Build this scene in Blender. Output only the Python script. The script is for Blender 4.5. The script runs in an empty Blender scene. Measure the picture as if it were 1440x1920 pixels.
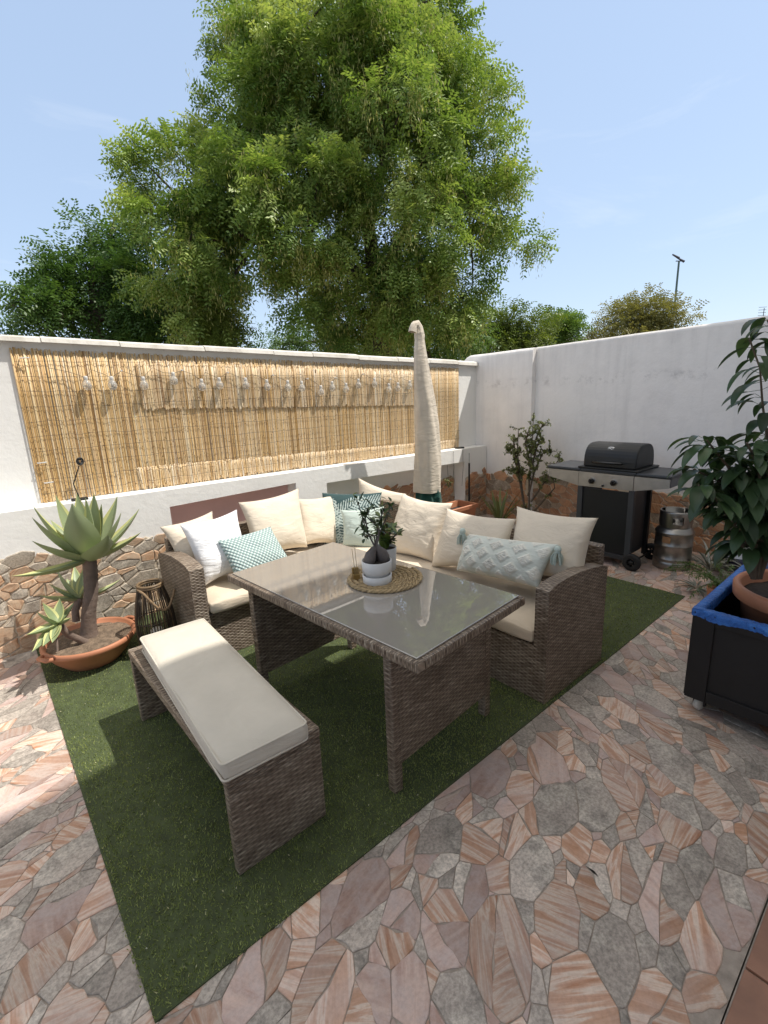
import bpy, bmesh, math, random
import numpy as np
from mathutils import Vector, Matrix, noise as mnoise

random.seed(7); RNG = np.random.default_rng(7)
R = math.radians
scn = bpy.context.scene
COL = scn.collection
V3 = lambda *a: np.array(a, float)

# ------------------------------------------------------------------ camera
FOC, PITCH, ROLL, YAW, HC = 904.35, R(13.768), R(-2.395), R(40.146), 1.6
cy_, sy_ = math.cos(YAW), math.sin(YAW)
fw = V3(sy_, cy_, 0); rt = V3(cy_, -sy_, 0); up = V3(0, 0, 1)
f2 = fw*math.cos(PITCH) - up*math.sin(PITCH); u2 = up*math.cos(PITCH) + fw*math.sin(PITCH)
r3 = rt*math.cos(ROLL) + u2*math.sin(ROLL); u3 = u2*math.cos(ROLL) - rt*math.sin(ROLL)
CAMP = V3(0, 0, HC)
cam = bpy.data.cameras.new('camera'); cam_o = bpy.data.objects.new('camera', cam); COL.objects.link(cam_o)
cam_o.matrix_world = Matrix(((r3[0], u3[0], -f2[0], 0), (r3[1], u3[1], -f2[1], 0), (r3[2], u3[2], -f2[2], HC), (0, 0, 0, 1)))
cam.sensor_fit = 'VERTICAL'; cam.sensor_height = 24; cam.lens = 24*FOC/1920
cam.clip_start = .02; cam.clip_end = 3000
scn.camera = cam_o

def ray(px):
    return ((px[0]-720)/FOC)*r3 - ((px[1]-960)/FOC)*u3 + f2
def plane(px, n, c):
    d = ray(px); n = np.array(n, float); return CAMP + d*((c - n@CAMP)/(n@d))
def AX(px, x): return plane(px, (1, 0, 0), x)
def AY(px, y): return plane(px, (0, 1, 0), y)
def AZ(px, z): return plane(px, (0, 0, 1), z)
def AD(px, dist):                       # point along the view ray at a horizontal distance
    d = ray(px); return CAMP + d*(dist/math.hypot(d[0], d[1]))

# ------------------------------------------------------------------ node helper
class NT:
    def __init__(s, name):
        s.m = bpy.data.materials.new(name); s.m.use_nodes = True
        s.t = s.m.node_tree; s.t.nodes.clear()
    def n(s, typ, props=None, **ins):
        nd = s.t.nodes.new('ShaderNode'+typ)
        for k, v in (props or {}).items(): setattr(nd, k, v)
        for k, v in ins.items():
            key = int(k[1:]) if k[0] == '_' and k[1:].isdigit() else k.replace('_', ' ')
            sk = nd.inputs[key]
            if isinstance(v, bpy.types.NodeSocket): s.t.links.new(v, sk)
            elif isinstance(v, bpy.types.Node): s.t.links.new(v.outputs[0], sk)
            else: sk.default_value = v
        return nd
    def math(s, op, a, b=0.0, c=0.0):
        return s.n('Math', {'operation': op}, _0=a, _1=b, _2=c).outputs[0]
    def ramp(s, fac, stops, interp='LINEAR'):
        nd = s.n('ValToRGB', Fac=fac); cr = nd.color_ramp; cr.interpolation = interp
        while len(cr.elements) < len(stops): cr.elements.new(.5)
        for e, (p, c) in zip(cr.elements, stops):
            e.position = p; e.color = (*c, 1) if len(c) == 3 else c
        return nd.outputs[0]
    def mix(s, fac, a, b, blend='MIX'):
        nd = s.n('Mix', {'data_type': 'RGBA', 'blend_type': blend})
        for i, v in ((0, fac), (6, a), (7, b)):
            if isinstance(v, bpy.types.NodeSocket): s.t.links.new(v, nd.inputs[i])
            else: nd.inputs[i].default_value = v if i == 0 else ((*v, 1) if len(v) == 3 else v)
        return nd.outputs[2]
    def coord(s, kind='Object', scale=None, rot=None):
        c = s.n('TexCoord').outputs[kind]
        if scale is not None or rot is not None:
            mp = s.n('Mapping', Vector=c)
            if scale is not None: mp.inputs['Scale'].default_value = scale if hasattr(scale, '__len__') else (scale,)*3
            if rot is not None: mp.inputs['Rotation'].default_value = rot
            c = mp.outputs[0]
        return c
    def noise(s, vec, scale, detail=3, rough=.5, dist=0, out=0):
        nd = s.n('TexNoise', Vector=vec, Scale=scale, Detail=detail, Roughness=rough, Distortion=dist)
        return nd.outputs[out]
    def attr(s, name): return s.n('Attribute', {'attribute_name': name})
    def bump(s, h, strength=.5, dist=.01, normal=None):
        nd = s.n('Bump', Height=h, Strength=strength, Distance=dist)
        if normal is not None: s.t.links.new(normal, nd.inputs['Normal'])
        return nd.outputs[0]
    def out(s, col, rough=.6, normal=None, spec=.5, metal=0, **kw):
        b = s.n('BsdfPrincipled')
        def st(k, v):
            if isinstance(v, bpy.types.NodeSocket): s.t.links.new(v, b.inputs[k])
            else: b.inputs[k].default_value = (*v, 1) if hasattr(v, '__len__') and len(v) == 3 and k != 'Normal' else v
        st('Base Color', col); st('Roughness', rough); st('Specular IOR Level', spec); st('Metallic', metal)
        if normal is not None: st('Normal', normal)
        for k, v in kw.items(): st(k.replace('_', ' '), v)
        s.t.links.new(b.outputs[0], s.n('OutputMaterial').inputs[0])
        s.b = b
        return s.m
    def leafout(s, col, rough=.45, trans=.35, normal=None, spec=.4):
        b = s.n('BsdfPrincipled', Roughness=rough)
        s.t.links.new(col, b.inputs['Base Color']); b.inputs['Specular IOR Level'].default_value = spec
        if normal is not None: s.t.links.new(normal, b.inputs['Normal'])
        tc = s.mix(.6, col, (1.0, 1.0, .25), 'MULTIPLY')
        tr = s.n('BsdfTranslucent'); s.t.links.new(tc, tr.inputs['Color'])
        mx = s.n('MixShader', Fac=trans)
        s.t.links.new(b.outputs[0], mx.inputs[1]); s.t.links.new(tr.outputs[0], mx.inputs[2])
        s.t.links.new(mx.outputs[0], s.n('OutputMaterial').inputs[0])
        return s.m

# ------------------------------------------------------------------ materials
M = {}
def simple(name, col, rough=.6, var=.15, nscale=8, bump=0, bscale=60, metal=0, spec=.5, bdist=.004):
    N = NT(name); c = N.coord()
    f = N.noise(c, nscale, 4, .6)
    a = tuple(x*(1-var) for x in col); b = tuple(min(1, x*(1+var)) for x in col)
    cc = N.ramp(f, [(.3, a), (.7, b)])
    nm = N.bump(N.noise(c, bscale, 4, .6), bump, bdist) if bump else None
    rr = N.math('ADD', N.math('MULTIPLY', f, .2), rough-.1)
    M[name] = N.out(cc, rr, nm, spec, metal); return M[name]

def stone_material(name, pal, bump=.5, sat=1.0):
    N = NT(name); at = N.attr('stone'); sp = N.n('SeparateColor', Color=at.outputs['Color'])
    t, ang, br = sp.outputs[0], sp.outputs[1], sp.outputs[2]
    c = N.coord()
    off = N.n('VectorMath', {'operation': 'ADD'}, _0=c)
    cmb = N.n('CombineXYZ', X=N.math('MULTIPLY', t, 37.0), Y=N.math('MULTIPLY', ang, 53.0), Z=N.math('MULTIPLY', br, 19.0))
    N.t.links.new(cmb.outputs[0], off.inputs[1])
    rot = N.n('VectorRotate', {'rotation_type': 'AXIS_ANGLE'}, Vector=off.outputs[0], Angle=N.math('MULTIPLY', ang, 6.283))
    rot.inputs['Axis'].default_value = pal.get('axis', (0, 0, 1))
    st = N.n('Mapping', Vector=rot.outputs[0]); st.inputs['Scale'].default_value = pal['stretch']
    stripes = N.noise(st.outputs[0], 1.0, 6, .58, 1.0)
    mott = N.noise(off.outputs[0], 11, 9, .72, .4)
    fine = N.noise(off.outputs[0], 90, 5, .7)
    lowf = N.noise(off.outputs[0], 5, 3, .5)
    sandy = N.ramp(stripes, [(.30, pal['s0']), (.42, pal['s1']), (.5, pal['s2']), (.56, pal['s1']), (.66, pal['s3'])])
    rosy = N.mix(N.ramp(mott, [(.42, (0, 0, 0)), (.62, (1, 1, 1))]), N.ramp(stripes, [(.38, pal['r0']), (.60, pal['r1'])]), pal['r2'])
    sandy = N.mix(N.ramp(lowf, [(.45, (0, 0, 0)), (.7, (.55, .55, .55))]), sandy, pal['r2'])
    grey = N.ramp(mott, [(.30, pal['g0']), (.46, pal['g1']), (.56, pal['g2']), (.70, pal['g3'])])
    grey = N.mix(N.ramp(lowf, [(.4, (0, 0, 0)), (.65, (.8, .8, .8))]), grey, pal['g4'], 'MIX')
    spk = N.ramp(fine, [(.35, (.62, .62, .62)), (.6, (1.1, 1.1, 1.1))])
    grey = N.mix(.75, grey, spk, 'MULTIPLY')
    is_g = N.math('LESS_THAN', t, pal['pg']); is_s = N.math('GREATER_THAN', t, pal['ps'])
    col = N.mix(is_g, N.mix(is_s, rosy, sandy), grey)
    col = N.mix(.35, col, spk, 'MULTIPLY')
    gainv = N.math('MULTIPLY', N.math('ADD', N.math('MULTIPLY', br, .5), .72), pal.get('gain', 1.0))
    bb = N.n('CombineColor', _0=gainv, _1=gainv, _2=gainv)
    col = N.mix(1.0, col, bb.outputs[0], 'MULTIPLY')
    dirt = N.noise(c, 1.3, 4, .6)
    col = N.mix(N.ramp(dirt, [(.45, (0, 0, 0)), (.75, (.35, .35, .35))]), col, (.16, .13, .11))
    h = N.math('ADD', N.math('MULTIPLY', stripes, .5), N.math('ADD', N.math('MULTIPLY', mott, .6), N.math('MULTIPLY', fine, .25)))
    rough = N.math('ADD', N.math('MULTIPLY', mott, .35), .38)
    M[name] = N.out(col, rough, N.bump(h, bump, .006), .35); return M[name]

stone_material('paving_stone', dict(stretch=(2.6, 24, 2.6), s0=(.50, .23, .12), s1=(.72, .45, .32), s2=(.88, .72, .60), s3=(.60, .33, .20),
    r0=(.52, .34, .28), r1=(.74, .55, .47), r2=(.66, .53, .49), g0=(.22, .19, .165), g1=(.47, .42, .365), g2=(.66, .59, .51), g3=(.84, .77, .67), g4=(.62, .53, .46), pg=.43, ps=.64, gain=.76), .45)
stone_material('cladding_stone', dict(axis=(0, 1, 0), stretch=(4, 4, 26), s0=(.44, .22, .11), s1=(.64, .38, .22), s2=(.76, .55, .37), s3=(.52, .28, .15),
    r0=(.50, .30, .18), r1=(.68, .47, .31), r2=(.60, .46, .33), g0=(.24, .20, .165), g1=(.46, .40, .325), g2=(.62, .55, .45), g3=(.76, .68, .57), g4=(.54, .45, .35), pg=.40, ps=.62), .8)
stone_material('cladding_stone_warm', dict(axis=(1, 0, 0), stretch=(5, 5, 30), s0=(.36, .14, .06), s1=(.54, .25, .12), s2=(.64, .40, .23), s3=(.42, .17, .08),
    r0=(.40, .19, .10), r1=(.56, .30, .16), r2=(.48, .30, .19), g0=(.17, .13, .10), g1=(.30, .24, .18), g2=(.43, .35, .27), g3=(.56, .48, .39), g4=(.38, .27, .18), pg=.25, ps=.6), .8)
simple('grout', (.31, .265, .225), .9, .3, 20, .6, 150)
simple('mortar', (.52, .44, .34), .9, .2, 20, .6, 120)
simple('terracotta_tile', (.27, .135, .085), .45, .25, 6, .2, 60)
simple('ground', (.20, .17, .12), .95, .3, .3)

def plaster(name, col, stain=.5, grey=(.45, .43, .40)):
    N = NT(name); c = N.coord()
    lo = N.noise(c, 1.6, 6, .62)
    sv = N.n('Mapping', Vector=c); sv.inputs['Scale'].default_value = (9, 9, .8)
    streak = N.noise(sv.outputs[0], 1.0, 5, .6)
    z = N.n('SeparateXYZ', Vector=c).outputs[2]
    spots = N.noise(c, 38, 3, .7)
    f = N.math('MULTIPLY', N.math('ADD', N.ramp(lo, [(.48, (0, 0, 0)), (.74, (1, 1, 1))]), N.ramp(streak, [(.52, (0, 0, 0)), (.75, (1, 1, 1))])), stain)
    cc = N.mix(f, col, grey)
    top = N.n('MapRange', Value=z, From_Min=1.55, From_Max=2.1, To_Min=0, To_Max=1).outputs[0]
    cc = N.mix(N.math('MULTIPLY', N.math('MULTIPLY', top, N.ramp(streak, [(.38, (0, 0, 0)), (.68, (1, 1, 1))])), stain*.9), cc, grey)
    cc = N.mix(N.math('MULTIPLY', N.math('GREATER_THAN', spots, .70), stain*.5), cc, tuple(g*.6 for g in grey))
    if name == 'aged_plaster':
        bd = N.math('SUBTRACT', 1.0, N.math('MINIMUM', 1.0, N.math('MULTIPLY', N.math('ABSOLUTE', N.math('SUBTRACT', z, 1.66)), 14.0)))
        scf = N.math('MULTIPLY', bd, N.ramp(N.noise(c, 9, 7, .7), [(.5, (0, 0, 0)), (.62, (1, 1, 1))]))
        cc = N.mix(N.math('MULTIPLY', scf, .5), cc, (.42, .40, .39))
        patch = N.ramp(N.noise(c, 2.7, 8, .68), [(.50, (0, 0, 0)), (.66, (1, 1, 1))])
        cc = N.mix(N.math('MULTIPLY', patch, .16), cc, (.55, .53, .52))
        base_ = N.n('MapRange', Value=z, From_Min=.95, From_Max=.55, To_Min=0, To_Max=1).outputs[0]
        cc = N.mix(N.math('MULTIPLY', N.math('MULTIPLY', base_, N.noise(c, 6, 5, .65)), .35), cc, (.50, .44, .36))
    h = N.math('ADD', N.math('MULTIPLY', N.noise(c, 30, 5, .6), 1.0), N.math('MULTIPLY', N.noise(c, 7, 3, .5), 1.6))
    M[name] = N.out(cc, .85, N.bump(h, .22, .010), .25); return M[name]
plaster('white_plaster', (.86, .85, .82), .14, (.55, .53, .49))
plaster('aged_plaster', (.90, .865, .835), .21, (.46, .44, .43))
plaster('coping_plaster', (.70, .67, .61), .5, (.42, .38, .32))
simple('niche_pink', (.82, .52, .49), .9, .06, 3, .3, 30)

def wicker(name, dark=1.0):
    N = NT(name); uv = N.n('SeparateXYZ', Vector=N.coord('UV')); u, v = uv.outputs[0], uv.outputs[1]
    h, w = .0100, .024
    vr = N.math('DIVIDE', v, h); row = N.math('FLOOR', vr); fv = N.math('FRACT', vr)
    ur = N.math('DIVIDE', u, w)
    prof = N.math('POWER', N.math('SINE', N.math('MULTIPLY', fv, math.pi)), .55)
    par = N.math('MULTIPLY', N.math('MODULO', N.math('ABSOLUTE', row), 2.0), math.pi)
    ou = N.math('MULTIPLY_ADD', N.math('COSINE', N.math('ADD', N.math('MULTIPLY', ur, math.pi), par)), .5, .5)
    stake = N.math('POWER', N.math('ABSOLUTE', N.math('SINE', N.math('MULTIPLY', ur, math.pi))), .35)
    hgt = N.math('MULTIPLY', N.math('MULTIPLY', prof, N.math('MULTIPLY_ADD', ou, .72, .28)), N.math('MULTIPLY_ADD', stake, .3, .7))
    cv = N.n('CombineXYZ', X=N.math('MULTIPLY', u, 15.0), Y=N.math('MULTIPLY', row, 3.37), Z=0.0)
    rn = N.noise(cv.outputs[0], 1.0, 2, .5)
    low = N.noise(N.coord(), 5, 3, .5)
    fac = N.math('ADD', N.math('MULTIPLY', rn, .75), N.math('MULTIPLY', low, .25))
    col = N.ramp(fac, [(.28, tuple(dark*x for x in (.115, .080, .056))), (.44, tuple(dark*x for x in (.205, .152, .110))), (.55, tuple(dark*x for x in (.30, .238, .180))), (.72, tuple(dark*x for x in (.48, .405, .32)))])
    col = N.mix(1.0, col, N.ramp(hgt, [(.0, (.22, .19, .17)), (.4, (.72, .71, .70)), (.9, (1.1, 1.1, 1.1))]), 'MULTIPLY')  # painted occlusion: hollows of the weave darkened in the base colour
    M[name] = N.out(col, .42, N.bump(hgt, 1.0, .004), .45); return M[name]
wicker('wicker')

def fabric(name, col, bump=.25, var=.06, tint=None, scale=1.0):
    N = NT(name); c = N.coord()
    f = N.noise(c, 5*scale, 4, .55)
    cc = N.ramp(f, [(.3, tuple(x*(1-var) for x in col)), (.7, tuple(min(1, x*(1+var)) for x in col))])
    at = N.attr('paint')
    if tint: cc = N.mix(at.outputs['Fac'], cc, tint)
    weave = N.noise(c, 420, 2, .6)
    wr = N.noise(N.coord('Object', (3, 3, 9)), 2.6, 4, .55, .8)
    nm = N.bump(N.math('ADD', N.math('MULTIPLY', wr, 1.0), N.math('MULTIPLY', weave, .06)), bump, .03)
    M[name] = N.out(cc, .9, nm, .15, 0, Sheen_Weight=.15); return M[name]
fabric('cream_fabric', (.69, .605, .49), .3)
fabric('seat_fabric', (.66, .565, .44), .3)
fabric('bench_fabric', (.58, .53, .445), .25)
fabric('white_fabric', (.86, .86, .87), .45)
fabric('pale_mint_fabric', (.50, .58, .53), .4)
fabric('leaf_fabric', (.50, .58, .55), .25, .06, (.045, .085, .088, 1))
fabric('tuft_fabric', (.60, .63, .575), .2, .05, (.76, .74, .66, 1))
fabric('parasol_cover', (.61, .54, .445), .35, .10)
fabric('green_canvas', (.025, .085, .07), .5, .2)
def knit():
    N = NT('mint_knit'); uv = N.n('SeparateXYZ', Vector=N.coord('UV')); u, v = uv.outputs[0], uv.outputs[1]
    k = 2*math.pi*38
    a = N.math('SINE', N.math('MULTIPLY', u, k)); b = N.math('SINE', N.math('MULTIPLY', v, k*.9))
    h = N.math('MULTIPLY', a, b)
    at = N.attr('paint').outputs['Fac']
    cc = N.ramp(h, [(.0, (.30, .40, .39)), (.35, (.55, .645, .615)), (.8, (.66, .74, .71))])
    M['mint_knit'] = N.out(cc, .9, N.bump(h, .7, .006), .1)
knit()

def reed():
    N = NT('reed'); at = N.n('SeparateColor', Color=N.attr('tone').outputs['Color']); r, b, l = at.outputs[0], at.outputs[1], at.outputs[2]
    c = N.coord(); st = N.n('Mapping', Vector=c); st.inputs['Scale'].default_value = (60, 60, 3.0)
    nz = N.noise(st.outputs[0], 1.0, 5, .65)
    f = N.math('ADD', N.math('MULTIPLY', r, .62), N.math('MULTIPLY', nz, .38))
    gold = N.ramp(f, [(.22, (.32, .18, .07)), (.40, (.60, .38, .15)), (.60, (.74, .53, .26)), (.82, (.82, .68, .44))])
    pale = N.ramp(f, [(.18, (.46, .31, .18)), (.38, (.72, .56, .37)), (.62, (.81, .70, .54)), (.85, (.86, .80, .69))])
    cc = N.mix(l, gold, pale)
    z = N.n('SeparateXYZ', Vector=c).outputs[2]
    node = N.math('LESS_THAN', N.math('FRACT', N.math('ADD', N.math('MULTIPLY', z, 3.7), N.math('MULTIPLY', b, 9.0))), .035)
    cc = N.mix(N.math('MULTIPLY', node, .6), cc, (.16, .085, .035))
    M['reed'] = N.out(cc, .5, N.bump(nz, .4, .003), .4)
reed()

def leafmat(name, stops, trans=.35, rough=.45, spec=.4):
    N = NT(name); at = N.attr('tone').outputs['Fac']
    M[name] = N.leafout(N.ramp(at, stops), rough, trans, None, spec); return M[name]
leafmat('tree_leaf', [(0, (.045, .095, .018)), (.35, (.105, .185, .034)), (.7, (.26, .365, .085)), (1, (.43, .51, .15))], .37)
leafmat('tree_pod', [(0, (.36, .36, .10)), (.5, (.54, .52, .18)), (1, (.68, .62, .28))], .45)
leafmat('dark_leaf', [(0, (.036, .080, .020)), (.5, (.085, .165, .036)), (1, (.17, .26, .06))], .38)
leafmat('bright_leaf', [(0, (.07, .12, .02)), (.5, (.14, .19, .035)), (1, (.22, .26, .06))], .4)
leafmat('olive_leaf', [(0, (.13, .14, .05)), (.5, (.22, .21, .065)), (1, (.31, .28, .10))], .35)
leafmat('chilli_leaf', [(0, (.022, .046, .020)), (.5, (.045, .085, .034)), (1, (.10, .17, .065))], .25, .38, .5)
leafmat('jade_leaf', [(0, (.09, .12, .04)), (.6, (.18, .21, .075)), (1, (.26, .28, .11))], .2)
leafmat('bonsai_leaf', [(0, (.018, .042, .014)), (.6, (.045, .085, .022)), (1, (.14, .20, .04))], .2, .35, .5)
leafmat('fern_leaf', [(0, (.04, .09, .02)), (1, (.13, .20, .05))], .3)
leafmat('striped_leaf', [(0, (.07, .075, .06)), (.55, (.16, .165, .13)), (1, (.46, .47, .42))], .2)
leafmat('flower_white', [(0, (.75, .75, .68)), (1, (.8, .8, .75))], .3)
leafmat('turf_blade', [(0, (.11, .14, .048)), (.5, (.30, .355, .12)), (.9, (.52, .56, .23)), (1, (.74, .68, .40))], .35, .5, .3)
leafmat('litter', [(0, (.45, .42, .25)), (1, (.7, .68, .55))], .1)
def agave():
    N = NT('agave_leaf'); at = N.n('SeparateColor', Color=N.attr('tone').outputs['Color'])
    c = N.coord(); nz = N.noise(c, 12, 4, .6)
    base = N.mix(at.outputs[1], (.25, .32, .15), (.42, .47, .27))
    base = N.mix(N.math('MULTIPLY', nz, .5), base, (.36, .43, .28))
    edge = N.math('POWER', at.outputs[0], 5.0)
    base = N.mix(edge, base, (.66, .66, .30))
    M['agave_leaf'] = N.leafout(base, .42, .2, None, .4)
agave()
simple('turf_backing', (.055, .072, .028), .95, .3, 15)
simple('soil', (.20, .145, .10), .95, .4, 30, .9, 70, bdist=.02)
simple('dark_soil', (.035, .027, .022), .95, .4, 30, .9, 70, bdist=.015)
simple('terracotta', (.46, .19, .10), .55, .14, 5, .12, 40)
simple('agave_trunk', (.17, .125, .10), .85, .3, 14, .7, 40, bdist=.01)
simple('bark', (.10, .075, .055), .9, .35, 6, .8, 20, bdist=.03)
simple('twig', (.11, .085, .06), .85, .3, 20)
simple('cane', (.16, .105, .055), .5, .45, 25)
simple('dark_cane', (.045, .03, .02), .5, .4, 25)
simple('rope', (.24, .16, .09), .9, .3, 50, .5, 200)
simple('black_metal', (.009, .0095, .010), .5, .2, 10, .05, 300)
simple('cabinet_black', (.010, .011, .014), .42, .15, 4)
simple('shelf_grey', (.035, .038, .043), .42, .12, 6)
simple('leg_grey', (.055, .058, .065), .35, .1, 6)
simple('rubber', (.012, .012, .012), .7, .2, 20)
simple('plastic_black', (.010, .010, .011), .22, .1, 10)
simple('chrome', (.75, .75, .75), .18, .05, 5, metal=1)
simple('knob_ring', (.5, .5, .5), .25, .05, 5, metal=1)
def brushed(name, col, rough, sc):
    N = NT(name); c = N.coord('Object', sc); nz = N.noise(c, 1.0, 4, .6)
    c2 = N.coord(); sm = N.noise(c2, 7, 4, .6)
    cc = N.ramp(sm, [(.3, tuple(x*.75 for x in col)), (.7, col)])
    M[name] = N.out(cc, N.math('ADD', N.math('MULTIPLY', nz, .2), rough), N.bump(nz, .08, .002), .5, 1.0)
brushed('stainless', (.52, .51, .50), .30, (300, 3, 300))
brushed('keg_steel', (.42, .40, .37), .24, (40, 40, 300))
simple('keg_label', (.36, .19, .09), .6, .35, 14)
simple('white_ceramic', (.62, .62, .62), .35, .04, 6, .05, 40)
simple('caudex', (.105, .09, .085), .6, .3, 16, .5, 40)
simple('brass', (.30, .20, .07), .4, .2, 20, metal=.7)
simple('incense', (.35, .27, .15), .8, .1, 20)
simple('seagrass', (.36, .265, .145), .85, .45, 60, .6, 160)
simple('black_wood', (.008, .007, .007), .55, .35, 8, .25, 40)
def bluefilm():
    N = NT('blue_film'); c = N.coord()
    nz = N.noise(c, 18, 6, .65, .6); n2 = N.noise(c, 60, 4, .6)
    cc = N.ramp(nz, [(.3, (.015, .085, .34)), (.6, (.03, .16, .52)), (.8, (.08, .26, .62))])
    M['blue_film'] = N.out(cc, .38, N.bump(N.math('ADD', nz, N.math('MULTIPLY', n2, .4)), .9, .02), .5)
bluefilm()
simple('caster_white', (.62, .60, .54), .4, .08, 10)
simple('cable', (.05, .035, .03), .6, .1, 10)
simple('socket_white', (.62, .60, .56), .4, .1, 10)
simple('clip_white', (.7, .69, .66), .5, .1, 10)
simple('pole_green', (.06, .10, .09), .5, .15, 4)
simple('lamp_dark', (.03, .035, .05), .4, .15, 4)
simple('paper_pink', (.62, .36, .36), .5, .25, 14)
simple('paper_yellow', (.68, .56, .22), .5, .3, 14)
simple('paper_red', (.55, .09, .06), .5, .25, 14)
simple('bag_white', (.66, .68, .72), .4, .12, 20)
simple('bag_blue', (.05, .14, .38), .35, .4, 18)
simple('bag_dark', (.03, .03, .07), .4, .3, 18)
simple('far_building', (.72, .70, .66), .8, .05, 1)
simple('house_wall', (.80, .78, .74), .85, .05, 1)
simple('house_trim', (.30, .20, .14), .6, .1, 3)
def glass_top():
    N = NT('table_glass'); c = N.coord()
    nz = N.noise(c, 3, 3, .5); dust = N.noise(c, 120, 4, .7)
    cc = N.mix(N.math('MULTIPLY', dust, .5), (.30, .275, .245), (.36, .335, .30))
    rr = N.math('MULTIPLY_ADD', N.noise(c, 9, 4, .6), .02, .0)
    M['table_glass'] = N.out(cc, rr, None, 1.0, 0, IOR=2.0)
glass_top()
def bulbglass():
    N = NT('bulb_glass')
    g = N.n('BsdfGlass', Roughness=.04, IOR=1.25); g.inputs['Color'].default_value = (.96, .95, .92, 1)
    d = N.n('BsdfPrincipled', Roughness=.12); d.inputs['Base Color'].default_value = (.85, .83, .78, 1)
    f = N.noise(N.coord(), 20, 2, .5)
    mx = N.n('MixShader', Fac=N.math('MULTIPLY_ADD', f, .25, .2))
    N.t.links.new(g.outputs[0], mx.inputs[1]); N.t.links.new(d.outputs[0], mx.inputs[2])
    N.t.links.new(mx.outputs[0], N.n('OutputMaterial').inputs[0]); M['bulb_glass'] = N.m
bulbglass()

# ------------------------------------------------------------------ objects
def thing(name, label, cat, loc=(0, 0, 0), rz=0, group=None):
    o = bpy.data.objects.new(name, None); COL.objects.link(o)
    o.location = loc; o.rotation_euler = (0, 0, rz); o.empty_display_size = .1
    return tag(o, label, cat, group)
def tag(o, label=None, cat=None, group=None, kind=None):
    if label: o['label'] = label
    if cat: o['category'] = cat
    if group: o['group'] = group
    if kind: o['kind'] = kind
    return o
def box_uv(me, vaxis=None, swapz=False):
    n = len(me.loops)
    if not n: return
    co = np.empty(len(me.vertices)*3); me.vertices.foreach_get('co', co); co = co.reshape(-1, 3)
    li = np.empty(n, np.int32); me.loops.foreach_get('vertex_index', li)
    pn = np.empty(len(me.polygons)*3); me.polygons.foreach_get('normal', pn); pn = np.abs(pn.reshape(-1, 3))
    lt = np.empty(len(me.polygons), np.int32); me.polygons.foreach_get('loop_total', lt)
    ax = np.repeat(np.argmax(pn, 1), lt); c = co[li]
    uv = np.where((ax == 0)[:, None], c[:, [1, 2]], np.where((ax == 1)[:, None], c[:, [0, 2]], c[:, [0, 1]]))
    if vaxis is not None:
        o_ = [i for i in range(3) if i != vaxis]; uv = np.stack([c[:, o_[0]]+c[:, o_[1]], c[:, vaxis]], 1)
    if swapz: uv = np.where((ax == 2)[:, None], c[:, [1, 0]], uv)
    l = me.uv_layers.new(name='UVMap'); l.data.foreach_set('uv', uv.ravel().astype(np.float32))

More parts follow.
